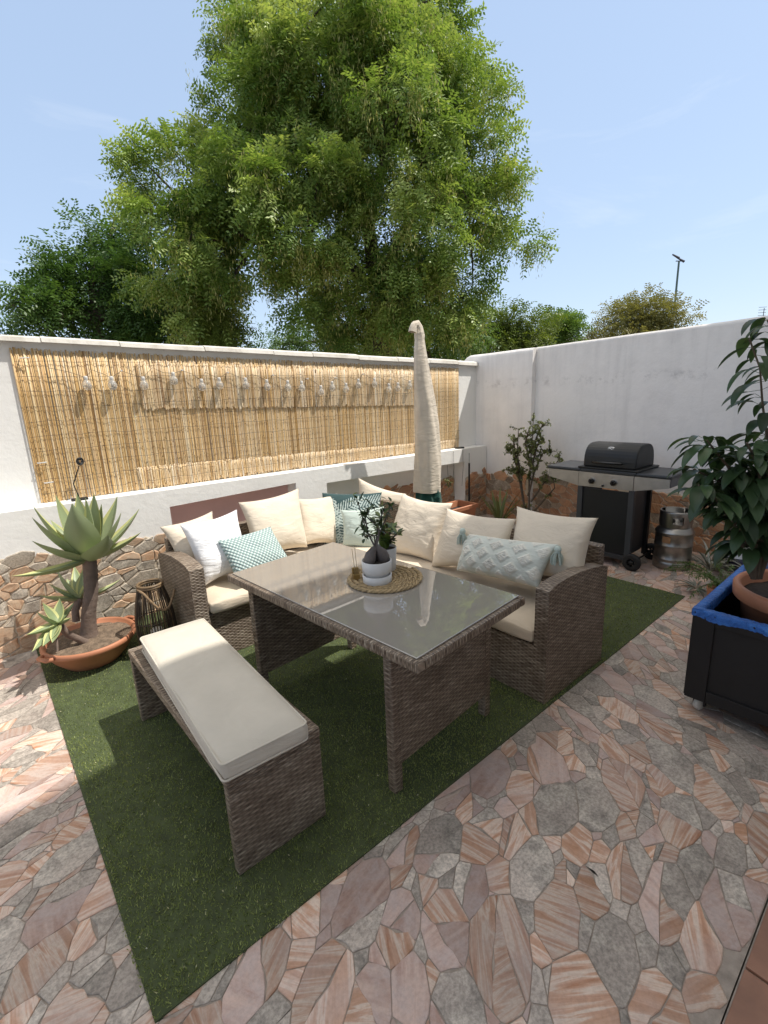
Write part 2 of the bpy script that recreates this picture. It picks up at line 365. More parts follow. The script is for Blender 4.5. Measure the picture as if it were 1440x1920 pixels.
class MB:
    def __init__(s): s.v = []; s.f = []; s.mi = []; s.fc = []; s.sm = []; s.cur = 0; s.col = (.5, .5, .5)
    def add(s, vs, fs, smooth=False, cols=None):
        b = len(s.v); s.v += [tuple(map(float, p)) for p in vs]
        for k, f in enumerate(fs):
            s.f.append([b+i for i in f]); s.mi.append(s.cur); s.sm.append(smooth); s.fc.append(cols[k] if cols else s.col)
        return s
    def box(s, a, b, bev=0, rot=None, ctr=None):
        a = np.array(a, float); b = np.array(b, float); lo, hi = np.minimum(a, b), np.maximum(a, b)
        if bev:
            bm = bmesh.new(); bmesh.ops.create_cube(bm, size=1)
            for v in bm.verts: v.co = Vector((lo+hi)/2 + np.array(v.co)*(hi-lo))
            bmesh.ops.bevel(bm, geom=list(bm.edges), offset=min(bev, .45*min(hi-lo)), segments=2, profile=.6, affect='EDGES')
            vs = [np.array(v.co) for v in bm.verts]; bm.verts.index_update(); fs = [[v.index for v in f.verts] for f in bm.faces]; bm.free()
        else:
            vs = [V3(x, y, z) for x in (lo[0], hi[0]) for y in (lo[1], hi[1]) for z in (lo[2], hi[2])]
            fs = [(0, 1, 3, 2), (4, 6, 7, 5), (0, 4, 5, 1), (2, 3, 7, 6), (0, 2, 6, 4), (1, 5, 7, 3)]
        if rot is not None:
            c0 = (lo+hi)/2 if ctr is None else np.array(ctr, float)
            Rm = np.array(rot); vs = [c0 + Rm@(v-c0) for v in vs]
        return s.add(vs, fs)
    def tube(s, pts, rad, n=8, caps=True, smooth=True):
        pts = [np.array(p, float) for p in pts]; k = len(pts)
        if not hasattr(rad, '__len__'): rad = [rad]*k
        vs = []; ref = None
        for i, p in enumerate(pts):
            d = pts[min(i+1, k-1)] - pts[max(i-1, 0)]; d = d/(np.linalg.norm(d)+1e-9)
            if ref is None:
                ref = V3(1, 0, 0) if abs(d[0]) < .8 else V3(0, 1, 0)
            a = ref - d*(ref@d); a /= np.linalg.norm(a)+1e-9; ref = a; b = np.cross(d, a)
            for j in range(n):
                t = 2*math.pi*j/n; vs.append(p + rad[i]*(a*math.cos(t)+b*math.sin(t)))
        fs = [(i*n+j, i*n+(j+1) % n, (i+1)*n+(j+1) % n, (i+1)*n+j) for i in range(k-1) for j in range(n)]
        s.add(vs, fs, smooth)
        if caps: s.add(vs[:n], [tuple(range(n))[::-1]]); s.add(vs[-n:], [tuple(range(n))])
        return s
    def lathe(s, prof, c=(0, 0, 0), n=32, smooth=True, wob=None):
        c = np.array(c, float); vs = []
        for i, (r, z) in enumerate(prof):
            for j in range(n):
                t = 2*math.pi*j/n; rr = r*(wob(t, i) if wob else 1)
                vs.append(c + V3(rr*math.cos(t), rr*math.sin(t), z))
        k = len(prof)
        return s.add(vs, [(i*n+j, i*n+(j+1) % n, (i+1)*n+(j+1) % n, (i+1)*n+j) for i in range(k-1) for j in range(n)], smooth)
    def prism(s, poly, axis, a, b):
        # poly: 2D list in the two remaining axes (ascending order)
        o = [i for i in range(3) if i != axis]; n = len(poly); vs = []
        for t in (a, b):
            for p in poly:
                q = [0, 0, 0]; q[axis] = t; q[o[0]], q[o[1]] = p; vs.append(q)
        fs = [(i, (i+1) % n, n+(i+1) % n, n+i) for i in range(n)]
        return s.add(vs, fs+[tuple(range(n))[::-1], tuple(range(n, 2*n))])
    def build(s, name, mats, parent=None, world=True, uv=True, attr=None, fix=True, vaxis=None, swapz=False):
        me = bpy.data.meshes.new(name); off = V3(0, 0, 0)
        if parent is not None and world:
            p = parent
            while p is not None: off = off + np.array(p.location); p = p.parent
        vs = [(x-off[0], y-off[1], z-off[2]) for x, y, z in s.v]
        me.from_pydata(vs, [], s.f)
        if not isinstance(mats, (list, tuple)): mats = [mats]
        for m in mats: me.materials.append(M[m])
        me.polygons.foreach_set('material_index', s.mi)
        if attr:
            a = me.attributes.new(attr, 'FLOAT_COLOR', 'FACE')
            a.data.foreach_set('color', np.array([(*c, 1) if hasattr(c, '__len__') else (c, c, c, 1) for c in s.fc], np.float32).ravel())
        if fix:
            bm = bmesh.new(); bm.from_mesh(me)
            bmesh.ops.recalc_face_normals(bm, faces=bm.faces)
            bm.to_mesh(me); bm.free()
        me.polygons.foreach_set('use_smooth', s.sm)
        if uv: box_uv(me, vaxis, swapz)
        return link(name, me, parent)
def link(name, me, parent=None):
    o = bpy.data.objects.new(name, me); COL.objects.link(o)
    if parent is not None: o.parent = parent
    return o
def quad_mesh(name, verts, k, tone, mat, parent=None, tri_attr='tone'):
    """verts (n,k,3): n separate k-gons; tone (n,)"""
    n = len(verts); me = bpy.data.meshes.new(name)
    off = np.array(parent.location) if parent is not None else V3(0, 0, 0)
    me.vertices.add(n*k); me.vertices.foreach_set('co', (verts-off).reshape(-1).astype(np.float32))
    me.loops.add(n*k); me.loops.foreach_set('vertex_index', np.arange(n*k, dtype=np.int32))
    me.polygons.add(n); me.polygons.foreach_set('loop_start', np.arange(0, n*k, k, dtype=np.int32))
    me.update(calc_edges=True)
    a = me.attributes.new(tri_attr, 'FLOAT_COLOR', 'FACE')
    a.data.foreach_set('color', np.repeat(np.clip(tone, 0, 1)[:, None], 4, 1).astype(np.float32).ravel())
    me.materials.append(M[mat]); me.validate()
    return link(name, me, parent)
def norm(a): return a/(np.linalg.norm(a, axis=-1, keepdims=True)+1e-9)
def leaf_quads(P, D, L, W, rng=RNG):
    n = len(P); r = norm(rng.normal(size=(n, 3))); s = norm(np.cross(D, r))
    nn = np.cross(s, D); L = L[:, None]; W = W[:, None]
    return np.stack([P, P+D*L*.45+s*W*.5+nn*L*.06, P+D*L, P+D*L*.45-s*W*.5+nn*L*.06], 1)

# ------------------------------------------------------------------ world and sun
SUN = norm(V3(.435, -.35, 1.0))
w = bpy.data.worlds.new('World'); scn.world = w; w.use_nodes = True
nt = w.node_tree; nt.nodes.clear()
sky = nt.nodes.new('ShaderNodeTexSky'); sky.sky_type = 'NISHITA'; sky.sun_disc = False
sky.sun_elevation = math.asin(SUN[2]); sky.sun_rotation = math.atan2(SUN[0], SUN[1])
sky.air_density = 1.0; sky.dust_density = .7; sky.ozone_density = 1.6; sky.altitude = 30
tc = nt.nodes.new('ShaderNodeTexCoord'); mp = nt.nodes.new('ShaderNodeMapping'); mp.inputs['Scale'].default_value = (1.2, 1.2, 4.5)
nz = nt.nodes.new('ShaderNodeTexNoise'); nz.inputs['Scale'].default_value = 2.1; nz.inputs['Detail'].default_value = 7; nz.inputs['Roughness'].default_value = .62; nz.inputs['Distortion'].default_value = .6
rp = nt.nodes.new('ShaderNodeValToRGB'); rp.color_ramp.elements[0].position = .56; rp.color_ramp.elements[1].position = .85
rp.color_ramp.elements[1].color = (.38, .38, .38, 1)
mx = nt.nodes.new('ShaderNodeMix'); mx.data_type = 'RGBA'; mx.inputs[7].default_value = (6.5, 7.0, 7.6, 1)
bg = nt.nodes.new('ShaderNodeBackground'); bg.inputs['Strength'].default_value = .15
gain = nt.nodes.new('ShaderNodeVectorMath'); gain.operation = 'MULTIPLY'; gain.inputs[1].default_value = (2.2, 1.92, 1.62)
# warm white glow added to the unseen upper sky to brighten the shade
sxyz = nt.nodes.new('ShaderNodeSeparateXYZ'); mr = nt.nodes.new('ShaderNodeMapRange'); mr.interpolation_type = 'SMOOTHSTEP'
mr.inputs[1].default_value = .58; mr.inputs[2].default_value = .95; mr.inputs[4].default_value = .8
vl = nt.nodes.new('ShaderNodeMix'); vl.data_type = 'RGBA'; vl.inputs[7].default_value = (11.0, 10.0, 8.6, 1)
hz_ = nt.nodes.new('ShaderNodeMix'); hz_.data_type = 'RGBA'; hz_.inputs[0].default_value = .74; hz_.inputs[7].default_value = (3.3, 4.35, 6.1, 1)
ou = nt.nodes.new('ShaderNodeOutputWorld')
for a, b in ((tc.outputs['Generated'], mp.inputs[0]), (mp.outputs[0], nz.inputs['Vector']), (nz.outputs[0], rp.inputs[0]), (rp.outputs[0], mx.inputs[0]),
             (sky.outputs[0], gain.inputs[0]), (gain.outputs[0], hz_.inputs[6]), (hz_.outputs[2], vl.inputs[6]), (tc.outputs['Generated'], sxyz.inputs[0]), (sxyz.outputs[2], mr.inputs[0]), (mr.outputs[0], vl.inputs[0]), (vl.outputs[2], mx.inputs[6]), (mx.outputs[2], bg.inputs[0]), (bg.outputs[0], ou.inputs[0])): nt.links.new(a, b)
sl = bpy.data.lights.new('sun', 'SUN'); sl.energy = 5.0; sl.angle = R(.53); sl.color = (1, .955, .88)
so = bpy.data.objects.new('sun', sl); COL.objects.link(so)
so.rotation_euler = Vector(SUN).to_track_quat('Z', 'Y').to_euler(); so.location = (4, -4, 12)
scn.view_settings.view_transform = 'Standard'; scn.view_settings.look = 'None'; scn.view_settings.exposure = 0
scn.cycles.max_bounces = 8; scn.cycles.transparent_max_bounces = 8

# ------------------------------------------------------------------ irregular stones (power diagram)
def clip(poly, nx, ny, c):
    out = []; k = len(poly)
    for i in range(k):
        p, q = poly[i], poly[(i+1) % k]
        dp, dq = nx*p[0]+ny*p[1]-c, nx*q[0]+ny*q[1]-c
        if dp <= 0: out.append(p)
        if (dp < 0) != (dq < 0) and dp != dq:
            t = dp/(dp-dq); out.append((p[0]+t*(q[0]-p[0]), p[1]+t*(q[1]-p[1])))
    return out
def stone_outline(poly, rng, jit):
    # round corners and roughen the outline
    pts = []; k = len(poly)
    for i in range(k):
        p0, p, q = poly[i-1], poly[i], poly[(i+1) % k]
        la = math.hypot(p[0]-p0[0], p[1]-p0[1]); lb = math.hypot(q[0]-p[0], q[1]-p[1])
        cr = rng.uniform(.001, .007)
        ta = min(.4, cr/(la+1e-6)); tb = min(.4, cr/(lb+1e-6))
        a = (p[0]+(p0[0]-p[0])*ta, p[1]+(p0[1]-p[1])*ta); b = (p[0]+(q[0]-p[0])*tb, p[1]+(q[1]-p[1])*tb)
        pts.append(a); pts.append(((a[0]+b[0]+p[0]*1.0)/3, (a[1]+b[1]+p[1]*1.0)/3)); pts.append(b)
        m = int(lb*(1-2*tb)/.035)
        q2 = (q[0]+(p[0]-q[0])*tb, q[1]+(p[1]-q[1])*tb)
        for j in range(1, m):
            t = j/m; pts.append((b[0]+(q2[0]-b[0])*t+rng.normal(0, jit), b[1]+(q2[1]-b[1])*t+rng.normal(0, jit)))
    cx = sum(p[0] for p in pts)/len(pts); cyy = sum(p[1] for p in pts)/len(pts)
    return pts, (cx, cyy)
def stones(x0, x1, y0, y1, sizes, gap, rng, keep=None, inside=True, jit=.0025, sep=.93, shard=.0):
    out = []
    def shape(poly, r):
        pts, c = stone_outline(poly, rng, jit); out.append((pts, c, r))
    sites = []; cell = max(r for r, _ in sizes)*2.2; grid = {}
    def near(x, y, rad=2):
        gx, gy = int(x//cell), int(y//cell)
        for a in range(gx-rad, gx+rad+1):
            for b in range(gy-rad, gy+rad+1):
                yield from grid.get((a, b), ())
    area = (x1-x0)*(y1-y0)
    for r, dens in sizes:
        for _ in range(int(dens*area)):
            x, y = rng.uniform(x0-.1, x1+.1), rng.uniform(y0-.1, y1+.1); rr = r*rng.uniform(.8, 1.2)
            if keep and not keep(x, y): continue
            if all((x-p[0])**2+(y-p[1])**2 > (sep*(rr+p[2]))**2 for p in near(x, y)):
                sites.append((x, y, rr)); grid.setdefault((int(x//cell), int(y//cell)), []).append((x, y, rr))
    for (x, y, r) in sites:
        B = cell*1.1; poly = [(x-B, y-B), (x+B, y-B), (x+B, y+B), (x-B, y+B)]
        for (a, b, q) in near(x, y, 2):
            if a == x and b == y: continue
            nx, ny = a-x, b-y; d = math.hypot(nx, ny); nx /= d; ny /= d
            c = nx*x+ny*y + (d*d + r*r - q*q)/(2*d) - gap
            poly = clip(poly, nx, ny, c)
            if len(poly) < 3: break
        if inside:
            for (nx, ny, c) in ((-1, 0, -x0), (1, 0, x1), (0, -1, -y0), (0, 1, y1)): poly = clip(poly, nx, ny, c) if len(poly) > 2 else poly
        if len(poly) < 3: continue
        polys = [poly]
        if rng.random() < shard and r > .04:
            a = rng.uniform(0, math.pi); nx, ny = math.cos(a), math.sin(a); px_, py_ = sum(p[0] for p in poly)/len(poly), sum(p[1] for p in poly)/len(poly)
            c = nx*px_+ny*py_+rng.uniform(-.35, .35)*r
            polys = [q for q in (clip(poly, nx, ny, c-gap), clip(poly, -nx, -ny, -c-gap)) if len(q) > 2]
            if rng.random() < .45 and len(polys) == 2:
                q = polys.pop(0); a += rng.uniform(.5, 1.2); nx, ny = math.cos(a), math.sin(a)
                c = nx*sum(p[0] for p in q)/len(q)+ny*sum(p[1] for p in q)/len(q)
                polys += [t for t in (clip(q, nx, ny, c-gap), clip(q, -nx, -ny, -c-gap)) if len(t) > 2]
        for poly in polys: shape(poly, r)
    return out
def lay(mb, st, to3, h, rng, edge=.004, tilt=0.0):
    for pts, c, r in st:
        col = (rng.random(), rng.random(), rng.random()); hh = h*rng.uniform(.75, 1.15)
        n = len(pts); ins = []
        for p in pts:
            d = math.hypot(p[0]-c[0], p[1]-c[1])+1e-6; k = max(0, 1-edge/d); ins.append((c[0]+(p[0]-c[0])*k, c[1]+(p[1]-c[1])*k))
        vs = [to3(p[0], p[1], -.004) for p in pts]+[to3(p[0], p[1], hh*.55) for p in pts]+[to3(p[0], p[1], hh) for p in ins]
        fs = [(i, (i+1) % n, n+(i+1) % n, n+i) for i in range(n)]+[(n+i, n+(i+1) % n, 2*n+(i+1) % n, 2*n+i) for i in range(n)]
        vs.append(to3(c[0], c[1], hh+tilt*rng.uniform(-1, 1)))
        fs += [(2*n+i, 2*n+(i+1) % n, 3*n) for i in range(n)]
        mb.add(vs, fs, False, [col]*len(fs))

# ------------------------------------------------------------------ ground, paving, turf
g = MB(); g.add([(-400, -400, -.12), (400, -400, -.12), (400, 400, -.12), (-400, 400, -.12)], [(0, 1, 2, 3)])
tag(g.build('ground', 'ground'), kind='structure')
TX0, TX1, TY0, TY1 = .09, 3.925, 1.135, 3.858
pv = MB(); pv.col = (.5, .5, .5)
pv.add([(-3, .153, 0), (5.1, .153, 0), (5.1, 3.9, 0), (-3, 3.9, 0)], [(0, 1, 2, 3)])
pv.cur = 1
rg = np.random.default_rng(11)
# stones are laid in a stretched frame so that most lie lengthwise on one diagonal
SKA, SKX, SKY = R(38), 1.30, .74
def unskew(x, y):
    x, y = x*SKX, y*SKY
    x, y = x+.10*math.sin(2.1*y+.7)+.05*math.sin(5.3*y), y+.13*math.sin(1.9*x+1.1)+.05*math.sin(4.7*x+2)
    return (x*math.cos(SKA)-y*math.sin(SKA), x*math.sin(SKA)+y*math.cos(SKA))
st = stones(-1.6, 5.4, -3.9, 5.4, [(.102, 44), (.078, 130), (.056, 300), (.036, 520), (.021, 360)], .0014, rg,
            sep=.80, jit=.0042, shard=.66, keep=lambda x, y: (lambda p: not (TX0+.3 < p[0] < TX1-.3 and TY0+.3 < p[1] < TY1))(unskew(x, y)), inside=False)
st = [s_ for s_ in st if 0.15 < unskew(*s_[1])[1]-.0 and unskew(*s_[1])[1] < 3.95 and -1.7 < unskew(*s_[1])[0] < 5.2]
st = [([unskew(*p) for p in a], unskew(*c_), r_) for a, c_, r_ in st]
st = [([(min(p[0], 5.1), min(max(p[1], .155), 3.862)) for p in a], c_, r_) for a, c_, r_ in st]
lay(pv, st, lambda x, y, z: (x, y, z), .0034, rg, .003)
tag(pv.build('paving', ['grout', 'paving_stone'], attr='stone', fix=False), kind='structure')
stp = MB(); stp.cur = 0; stp.add([(-3, -2, -.002), (6, -2, -.002), (6, .15, -.002), (-3, .15, -.002)], [(0, 1, 2, 3)]); stp.cur = 1
for i in range(-9, 19):
    for j in range(-5, 0):
        x0 = i*.33+.05; y0 = .150+j*.33
        stp.box((x0+.004, y0+.004, -.01), (x0+.326, y0+.326, .008), .004)
tag(stp.build('terrace_step', ['grout', 'terracotta_tile']), kind='structure')

nb = 230000
bx = RNG.uniform(TX0-.01, TX1+.01, nb); by = RNG.uniform(TY0-.01, TY1, nb)
# denser towards the camera
wob = lambda t, k: .006*np.sin(t*3.1+k)+.003*np.sin(t*11+2*k)
kp = (bx > TX0+wob(by, 1)) & (bx < TX1+wob(by, 2)) & (by > TY0+.002+wob(bx, 3)) & (RNG.random(nb) < np.clip(1.5-.33*np.hypot(bx-.8, by), .35, 1)); bx, by = bx[kp], by[kp]; nb = len(bx)
az = RNG.uniform(0, 2*math.pi, nb); lean = RNG.uniform(.05, 1.0, nb); L = RNG.uniform(.007, .016, nb)
base = np.stack([bx, by, np.full(nb, .008)], 1)
dr = np.stack([np.sin(lean)*np.cos(az), np.sin(lean)*np.sin(az), np.cos(lean)], 1)
sd = norm(np.cross(dr, RNG.normal(size=(nb, 3))))*RNG.uniform(.0014, .0024, nb)[:, None]
tri = np.stack([base-sd, base+sd, base+dr*L[:, None]], 1)
cl = np.array([mnoise.noise((x*2.3, y*2.3, 0))*.18 + mnoise.noise((x*9, y*9, 3))*.16 for x, y in zip(bx, by)])
tone = .42+cl+RNG.normal(0, .17, nb); tone = np.where(RNG.random(nb) < .012, 1.0, np.minimum(tone, .92))
tf = quad_mesh('artificial_turf', tri, 3, tone, 'turf_blade')
tag(tf, kind='stuff', label='green artificial turf carpet under the dining set', cat='turf')
tb = MB()
nx, ny = 60, 44
tv = [(TX0+(TX1-TX0)*i/nx, TY0+(TY1-TY0)*j/ny, .0095+.0025*mnoise.noise((i*.5, j*.5, 1))) for j in range(ny+1) for i in range(nx+1)]
tb.add(tv, [(j*(nx+1)+i, j*(nx+1)+i+1, (j+1)*(nx+1)+i+1, (j+1)*(nx+1)+i) for j in range(ny) for i in range(nx)], True)
rim = [(TX0, TY0), (TX1, TY0), (TX1, TY1), (TX0, TY1)]
tb.add([(x, y, z) for z in (.0, .009) for x, y in rim], [(i, (i+1) % 4, 4+(i+1) % 4, 4+i) for i in range(4)])
tag(tb.build('turf_backing', 'turf_backing'), kind='structure')
nl = 520
lx = RNG.uniform(TX0, TX1, nl); ly = TY0+(TY1-TY0)*RNG.random(nl)**1.2
P = np.stack([lx, ly, RNG.uniform(.018, .024, nl)], 1); a = RNG.uniform(0, 6.28, nl)
D = norm(np.stack([np.cos(a), np.sin(a), RNG.normal(0, .2, nl)], 1))
lt = quad_mesh('leaf_litter', leaf_quads(P, D, RNG.uniform(.004, .012, nl), RNG.uniform(.002, .005, nl)), 4, RNG.random(nl), 'litter')
tag(lt, kind='stuff', label='tiny pale dry petals scattered over the turf', cat='leaf litter')

# ------------------------------------------------------------------ back wall
YW, YR = 3.865, 4.045          # lower face, recessed upper face
ledge = lambda x: .963-.0125*x
copb = lambda x: 2.033-.0275*x
copt = lambda x: 2.066-.0245*x
bw = thing('boundary_wall', 'long white rendered garden wall with a reed screen, ledge and rounded coping', 'wall', (2.4, 3.95, 0))
m = MB()
def slab(mb, x0, x1, y0, y1, zb, zt):    # box with sloping top and bottom
    f = lambda z, x: z(x) if callable(z) else z
    vs = [(x, y, f(z, x)) for x in (x0, x1) for y in (y0, y1) for z in (zb, zt)]
    mb.add(vs, [(0, 1, 3, 2), (4, 6, 7, 5), (0, 4, 5, 1), (2, 3, 7, 6), (0, 2, 6, 4), (1, 5, 7, 3)])
slab(m, -4, 5.15, YR, YR+.16, -.1, lambda x: copb(x)+.02)
m.build('upper_wall', 'white_plaster', bw)
m = MB()
n1, n2 = (1.09, 2.215), (2.55, 4.60)
n1t = lambda x: .795+.019*x; n2t = lambda x: .835-.0195*x
ND = .14
slab(m, -4, n1[0], YW, YR-.003, -.1, ledge); slab(m, n1[1], n2[0], YW, YR-.003, -.1, ledge); slab(m, n2[1], 5.02, YW, YR-.003, -.1, ledge)
slab(m, n1[0], n1[1], YW, YR-.003, n1t, ledge); slab(m, n2[0], n2[1], YW, YR-.003, n2t, ledge)
slab(m, n1[0], n1[1], YW, YR-.003, -.1, .2); slab(m, n2[0], n2[1], YW, YR-.003, -.1, .2)
m.build('ledge', 'white_plaster', bw)
m = MB(); slab(m, n1[0], n1[1], YR-.02, YR-.006, .2, n1t); m.build('niche_back', 'niche_pink', bw)
# coping: short rounded bricks with open joints
m = MB(); x = -3.0; rg = np.random.default_rng(4)
while x < 5.04:
    L_ = rg.uniform(.36, .62); x1 = min(x+L_, 5.045)
    dz = rg.uniform(-.004, .004); pr = []
    for k in range(9):
        t = math.pi*k/8; pr.append((YR-.045+.125-.125*math.cos(t)*1.0, math.sin(t)))
    vs = []
    for xx in (x+.003, x1-.003):
        for (yy, q) in pr:
            zb, zt = copb(xx), copt(xx)+.012
            vs.append((xx, yy, zb+dz+(zt-zb)*(.35+.65*q) if 0 < q else zb+dz))
        vs.append((xx, YR-.045, copb(xx)+dz)); vs.append((xx, YR+.205, copb(xx)+dz))
    n = 11
    order = [9]+list(range(0, 9))+[10]
    fs = [(order[i], order[i+1], n+order[i+1], n+order[i]) for i in range(10)]+[tuple(order), tuple(n+o for o in order[::-1])]
    m.add(vs, fs); x = x1
m.build('coping', 'coping_plaster', bw)
# stone cladding on the lower face with an irregular top
def cladding(name, mat, u0, u1, top, to3, seed, parent, mort=True):
    rg = np.random.default_rng(seed)
    st = stones(u0/1.25-.1, u1/1.25+.1, -.05, 1.05, [(.072, 90), (.054, 220), (.040, 420), (.026, 500)], .003, rg, inside=False, jit=.004, sep=.82, shard=.2)
    st = [([(p[0]*1.25, p[1]*.74+.14*(p[0]-c_[0])) for p in a], (c_[0]*1.25, c_[1]*.74), r_) for a, c_, r_ in st]
    st = [s for s in st if s[1][1] < top(s[1][0])+.02*math.sin(s[1][0]*23) and u0+.0 < s[1][0] < u1]
    def cl(s):
        pts = [(min(max(p[0], u0), u1), max(p[1], -.02)) for p in s[0]]
        return (pts, s[1], s[2])
    st = [cl(s) for s in st]
    mb = MB(); mb.cur = 1
    lay(mb, st, to3, .012, rg, .006, .003)
    mb.cur = 0                      # mortar bed behind the stones, ragged top
    n = 80; us = [u0+(u1-u0)*i/n for i in range(n+1)]
    tp = [top(u)+.012*math.sin(u*31)+.012*math.sin(u*57+1)-.02 for u in us]
    vs = [to3(u, -.02, .004) for u in us]+[to3(u, t, .004) for u, t in zip(us, tp)]+[to3(u, t+.01, -.002) for u, t in zip(us, tp)]
    mb.add(vs, [(i, i+1, n+2+i, n+1+i) for i in range(n)]+[(n+1+i, n+2+i, 2*n+3+i, 2*n+2+i) for i in range(n)])
    return mb.build(name, ['mortar', mat], parent, attr='stone', fix=True)
cladding('stone_cladding', 'cladding_stone', -1.2, 1.085, lambda u: .665-.055*max(0, u), lambda u, v, h: (u, YW-h-.001, v), 21, bw)
cladding('stone_cladding', 'cladding_stone_warm', 4.605, 5.018, lambda u: .56, lambda u, v, h: (u, YW-h-.001, v), 22, bw)
cladding('stone_cladding', 'cladding_stone_warm', 2.56, 4.595, lambda u: .56, lambda u, v, h: (u, YR-.004-h, v), 23, bw)

# reed screen
rs = thing('reed_screen', 'golden split reed screen wired flat against the white back wall', 'reed screen', (2.5, 4.02, .9))
m = MB(); rg = np.random.default_rng(5)
def reeds(x0, x1, zb, zt, y, pitch, light, jt, jb):
    x = x0
    while x < x1:
        r_ = pitch*rg.uniform(.38, .62)
        if rg.random() < .996:
            a = zb(x)+rg.normal(0, jb); b = zt(x)-abs(rg.normal(0, jt))
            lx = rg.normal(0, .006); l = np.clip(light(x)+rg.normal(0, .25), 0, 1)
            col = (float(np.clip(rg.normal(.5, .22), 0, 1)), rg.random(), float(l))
            yy = y+rg.uniform(-.003, .003); seg = 3
            vs = []
            for k in range(seg+1):
                t = k/seg; z = a+(b-a)*t; xx = x+lx*(t-.5)+rg.normal(0, .0008)
                for j in range(5):
                    ph = math.pi*j/4; vs.append((xx-r_*math.cos(ph), yy-r_*math.sin(ph), z))
            fs = [(k*5+j, k*5+j+1, (k+1)*5+j+1, (k+1)*5+j) for k in range(seg) for j in range(4)]+[tuple(range(seg*5, seg*5+5))]
            m.add(vs, fs, True, [col]*len(fs))
        x += r_*2*rg.uniform(.78, .98)
RX0, RX1 = .312, 4.685
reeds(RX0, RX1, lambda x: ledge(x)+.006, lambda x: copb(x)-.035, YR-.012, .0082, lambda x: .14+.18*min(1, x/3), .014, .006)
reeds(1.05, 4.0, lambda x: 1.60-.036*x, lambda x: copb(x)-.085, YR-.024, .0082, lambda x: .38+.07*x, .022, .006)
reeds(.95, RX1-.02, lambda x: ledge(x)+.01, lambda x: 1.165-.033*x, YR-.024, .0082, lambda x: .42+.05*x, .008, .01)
m.build('reeds', 'reed', rs, attr='tone', fix=True)
m = MB()
for k in range(10):
    z0 = 1.02+k*.098
    pts = [(RX0+.01+ (RX1-RX0-.02)*i/60, YR-.036+(.010 if (k in (4, 5) or i < 10) else 0), z0+.0025*math.sin(i*1.7+k)-.02*(i/60)*(k/9)+rg.normal(0, .003)) for i in range(61)]
    m.tube(pts, .0011, 4, False)
m.build('binding_wire', 'cable', rs)
for px in ((37, 672), (83, 905), (70, 868)):
    m = MB(); p = AY(px, YR-.01); m.tube([p+V3(0, -.01, 0), p+V3(.0, -.03, 0), p+V3(.05, -.035, .002)], .004, 6); m.build('wall_hook', 'clip_white', rs)

# string of lights on the screen
bulbs = [(163, 722), (211, 722), (270, 722), (326, 713), (379, 725), (412, 722), (461, 722), (501, 725), (540, 726), (566, 727), (602, 735), (623, 727), (649, 730), (672, 722), (702, 720), (729, 730), (746, 728), (768, 724)]
sl_ = thing('string_lights', 'string of clear round bulbs sagging on a brown cable across the reed screen', 'string lights', (2.2, 3.98, 1.75))
pts = [AY((92, 690), 4.0), AY((128, 697), 4.0)]; caps_ = []
bp = [AY(b, 3.985) for b in bulbs]
for i, b in enumerate(bp):
    t = b+V3(0, .005, .052); pts.append(t)
    if i+1 < len(bp):
        q = bp[i+1]+V3(0, .005, .052); mid = (t+q)/2
        pts.append(mid+V3(-.03, .004, .045+.02*random.random())); caps_.append(mid+V3(-.03, .004, .05)) if i % 2 == 1 else None
        pts.append(mid+V3(.04, .004, .022))
pts.append(AY((800, 708), 3.99))
m = MB(); m.tube(pts, .0017, 5); m.build('cable', 'twig', sl_)
for c in caps_[:8]:
    m = MB(); m.tube([c+V3(0, .02, 0), c+V3(0, -.01, 0)], .006, 8); m.build('clip', 'clip_white', sl_)
prof = [(.001, -.036), (.012, -.034), (.022, -.027), (.0285, -.014), (.030, -.002), (.0285, .010), (.022, .022), (.0155, .031), (.013, .038)]
first = None
for b in bp:
    if first is None:
        m = MB(); m.lathe(prof, b, 18); first = o = m.build('bulb', 'bulb_glass', sl_)
        m = MB(); m.lathe([(.001, .062), (.010, .061), (.0135, .056), (.0135, .034), (.012, .032)], b, 14)
        m.tube([b+V3(0, 0, .032), b+V3(.003, 0, .005)], .0035, 6); s_ = m.build('socket', 'socket_white', o)
        b0 = b
    else:
        o = first.copy(); COL.objects.link(o); o.parent = sl_; d = b-b0; o.location = Vector(d)
        s2 = s_.copy(); COL.objects.link(s2); s2.parent = o
        o.rotation_euler = (0, 0, 0)

# little black ornament and other bits on the ledge
wo = thing('wire_ornament', 'small black twisted wire ornament standing on the ledge before the reeds', 'ornament', AY((150, 938), 3.95))
b = AY((150, 938), 3.95); h = AY((150, 865), 3.95)
m = MB(); m.box(b+V3(-.05, -.03, 0), b+V3(.05, .03, .016), .004); m.build('base', 'black_metal', wo)
m = MB(); rr = np.random.default_rng(9)
m.tube([b+V3(0, 0, .01), b+V3(-.02, 0, .12), h+V3(-.01, 0, -.03)], .004, 6)
for k in range(4):
    sp = [h+V3((.010+.004*k)*math.cos(t*.8+k), .006*math.sin(t+k), (.013+.004*k)*math.sin(t*.8+k)) for t in np.linspace(0, 7.8, 22)]
    m.tube(sp, .0035, 5)
m.build('wire_knot', 'black_metal', wo)
p = AY((862, 843), 3.93)
cb = thing('junction_box', 'small black box with dangling cables on the right end of the ledge', 'cable box', p)
m = MB(); m.box(p+V3(-.055, -.03, 0), p+V3(.055, .03, .032), .006); m.build('case', 'plastic_black', cb)
m = MB()
for dx, zb in ((-.03, .45), (-.2, .55)):
    m.tube([p+V3(dx+.02, -.02, .01), p+V3(dx, -.075, .0), p+V3(dx, -.077, -.1), p+V3(dx+.004, -.077, -.2), p+V3(dx, -.06, zb-p[2])], .0022, 5)
m.build('cable', 'cable', cb)

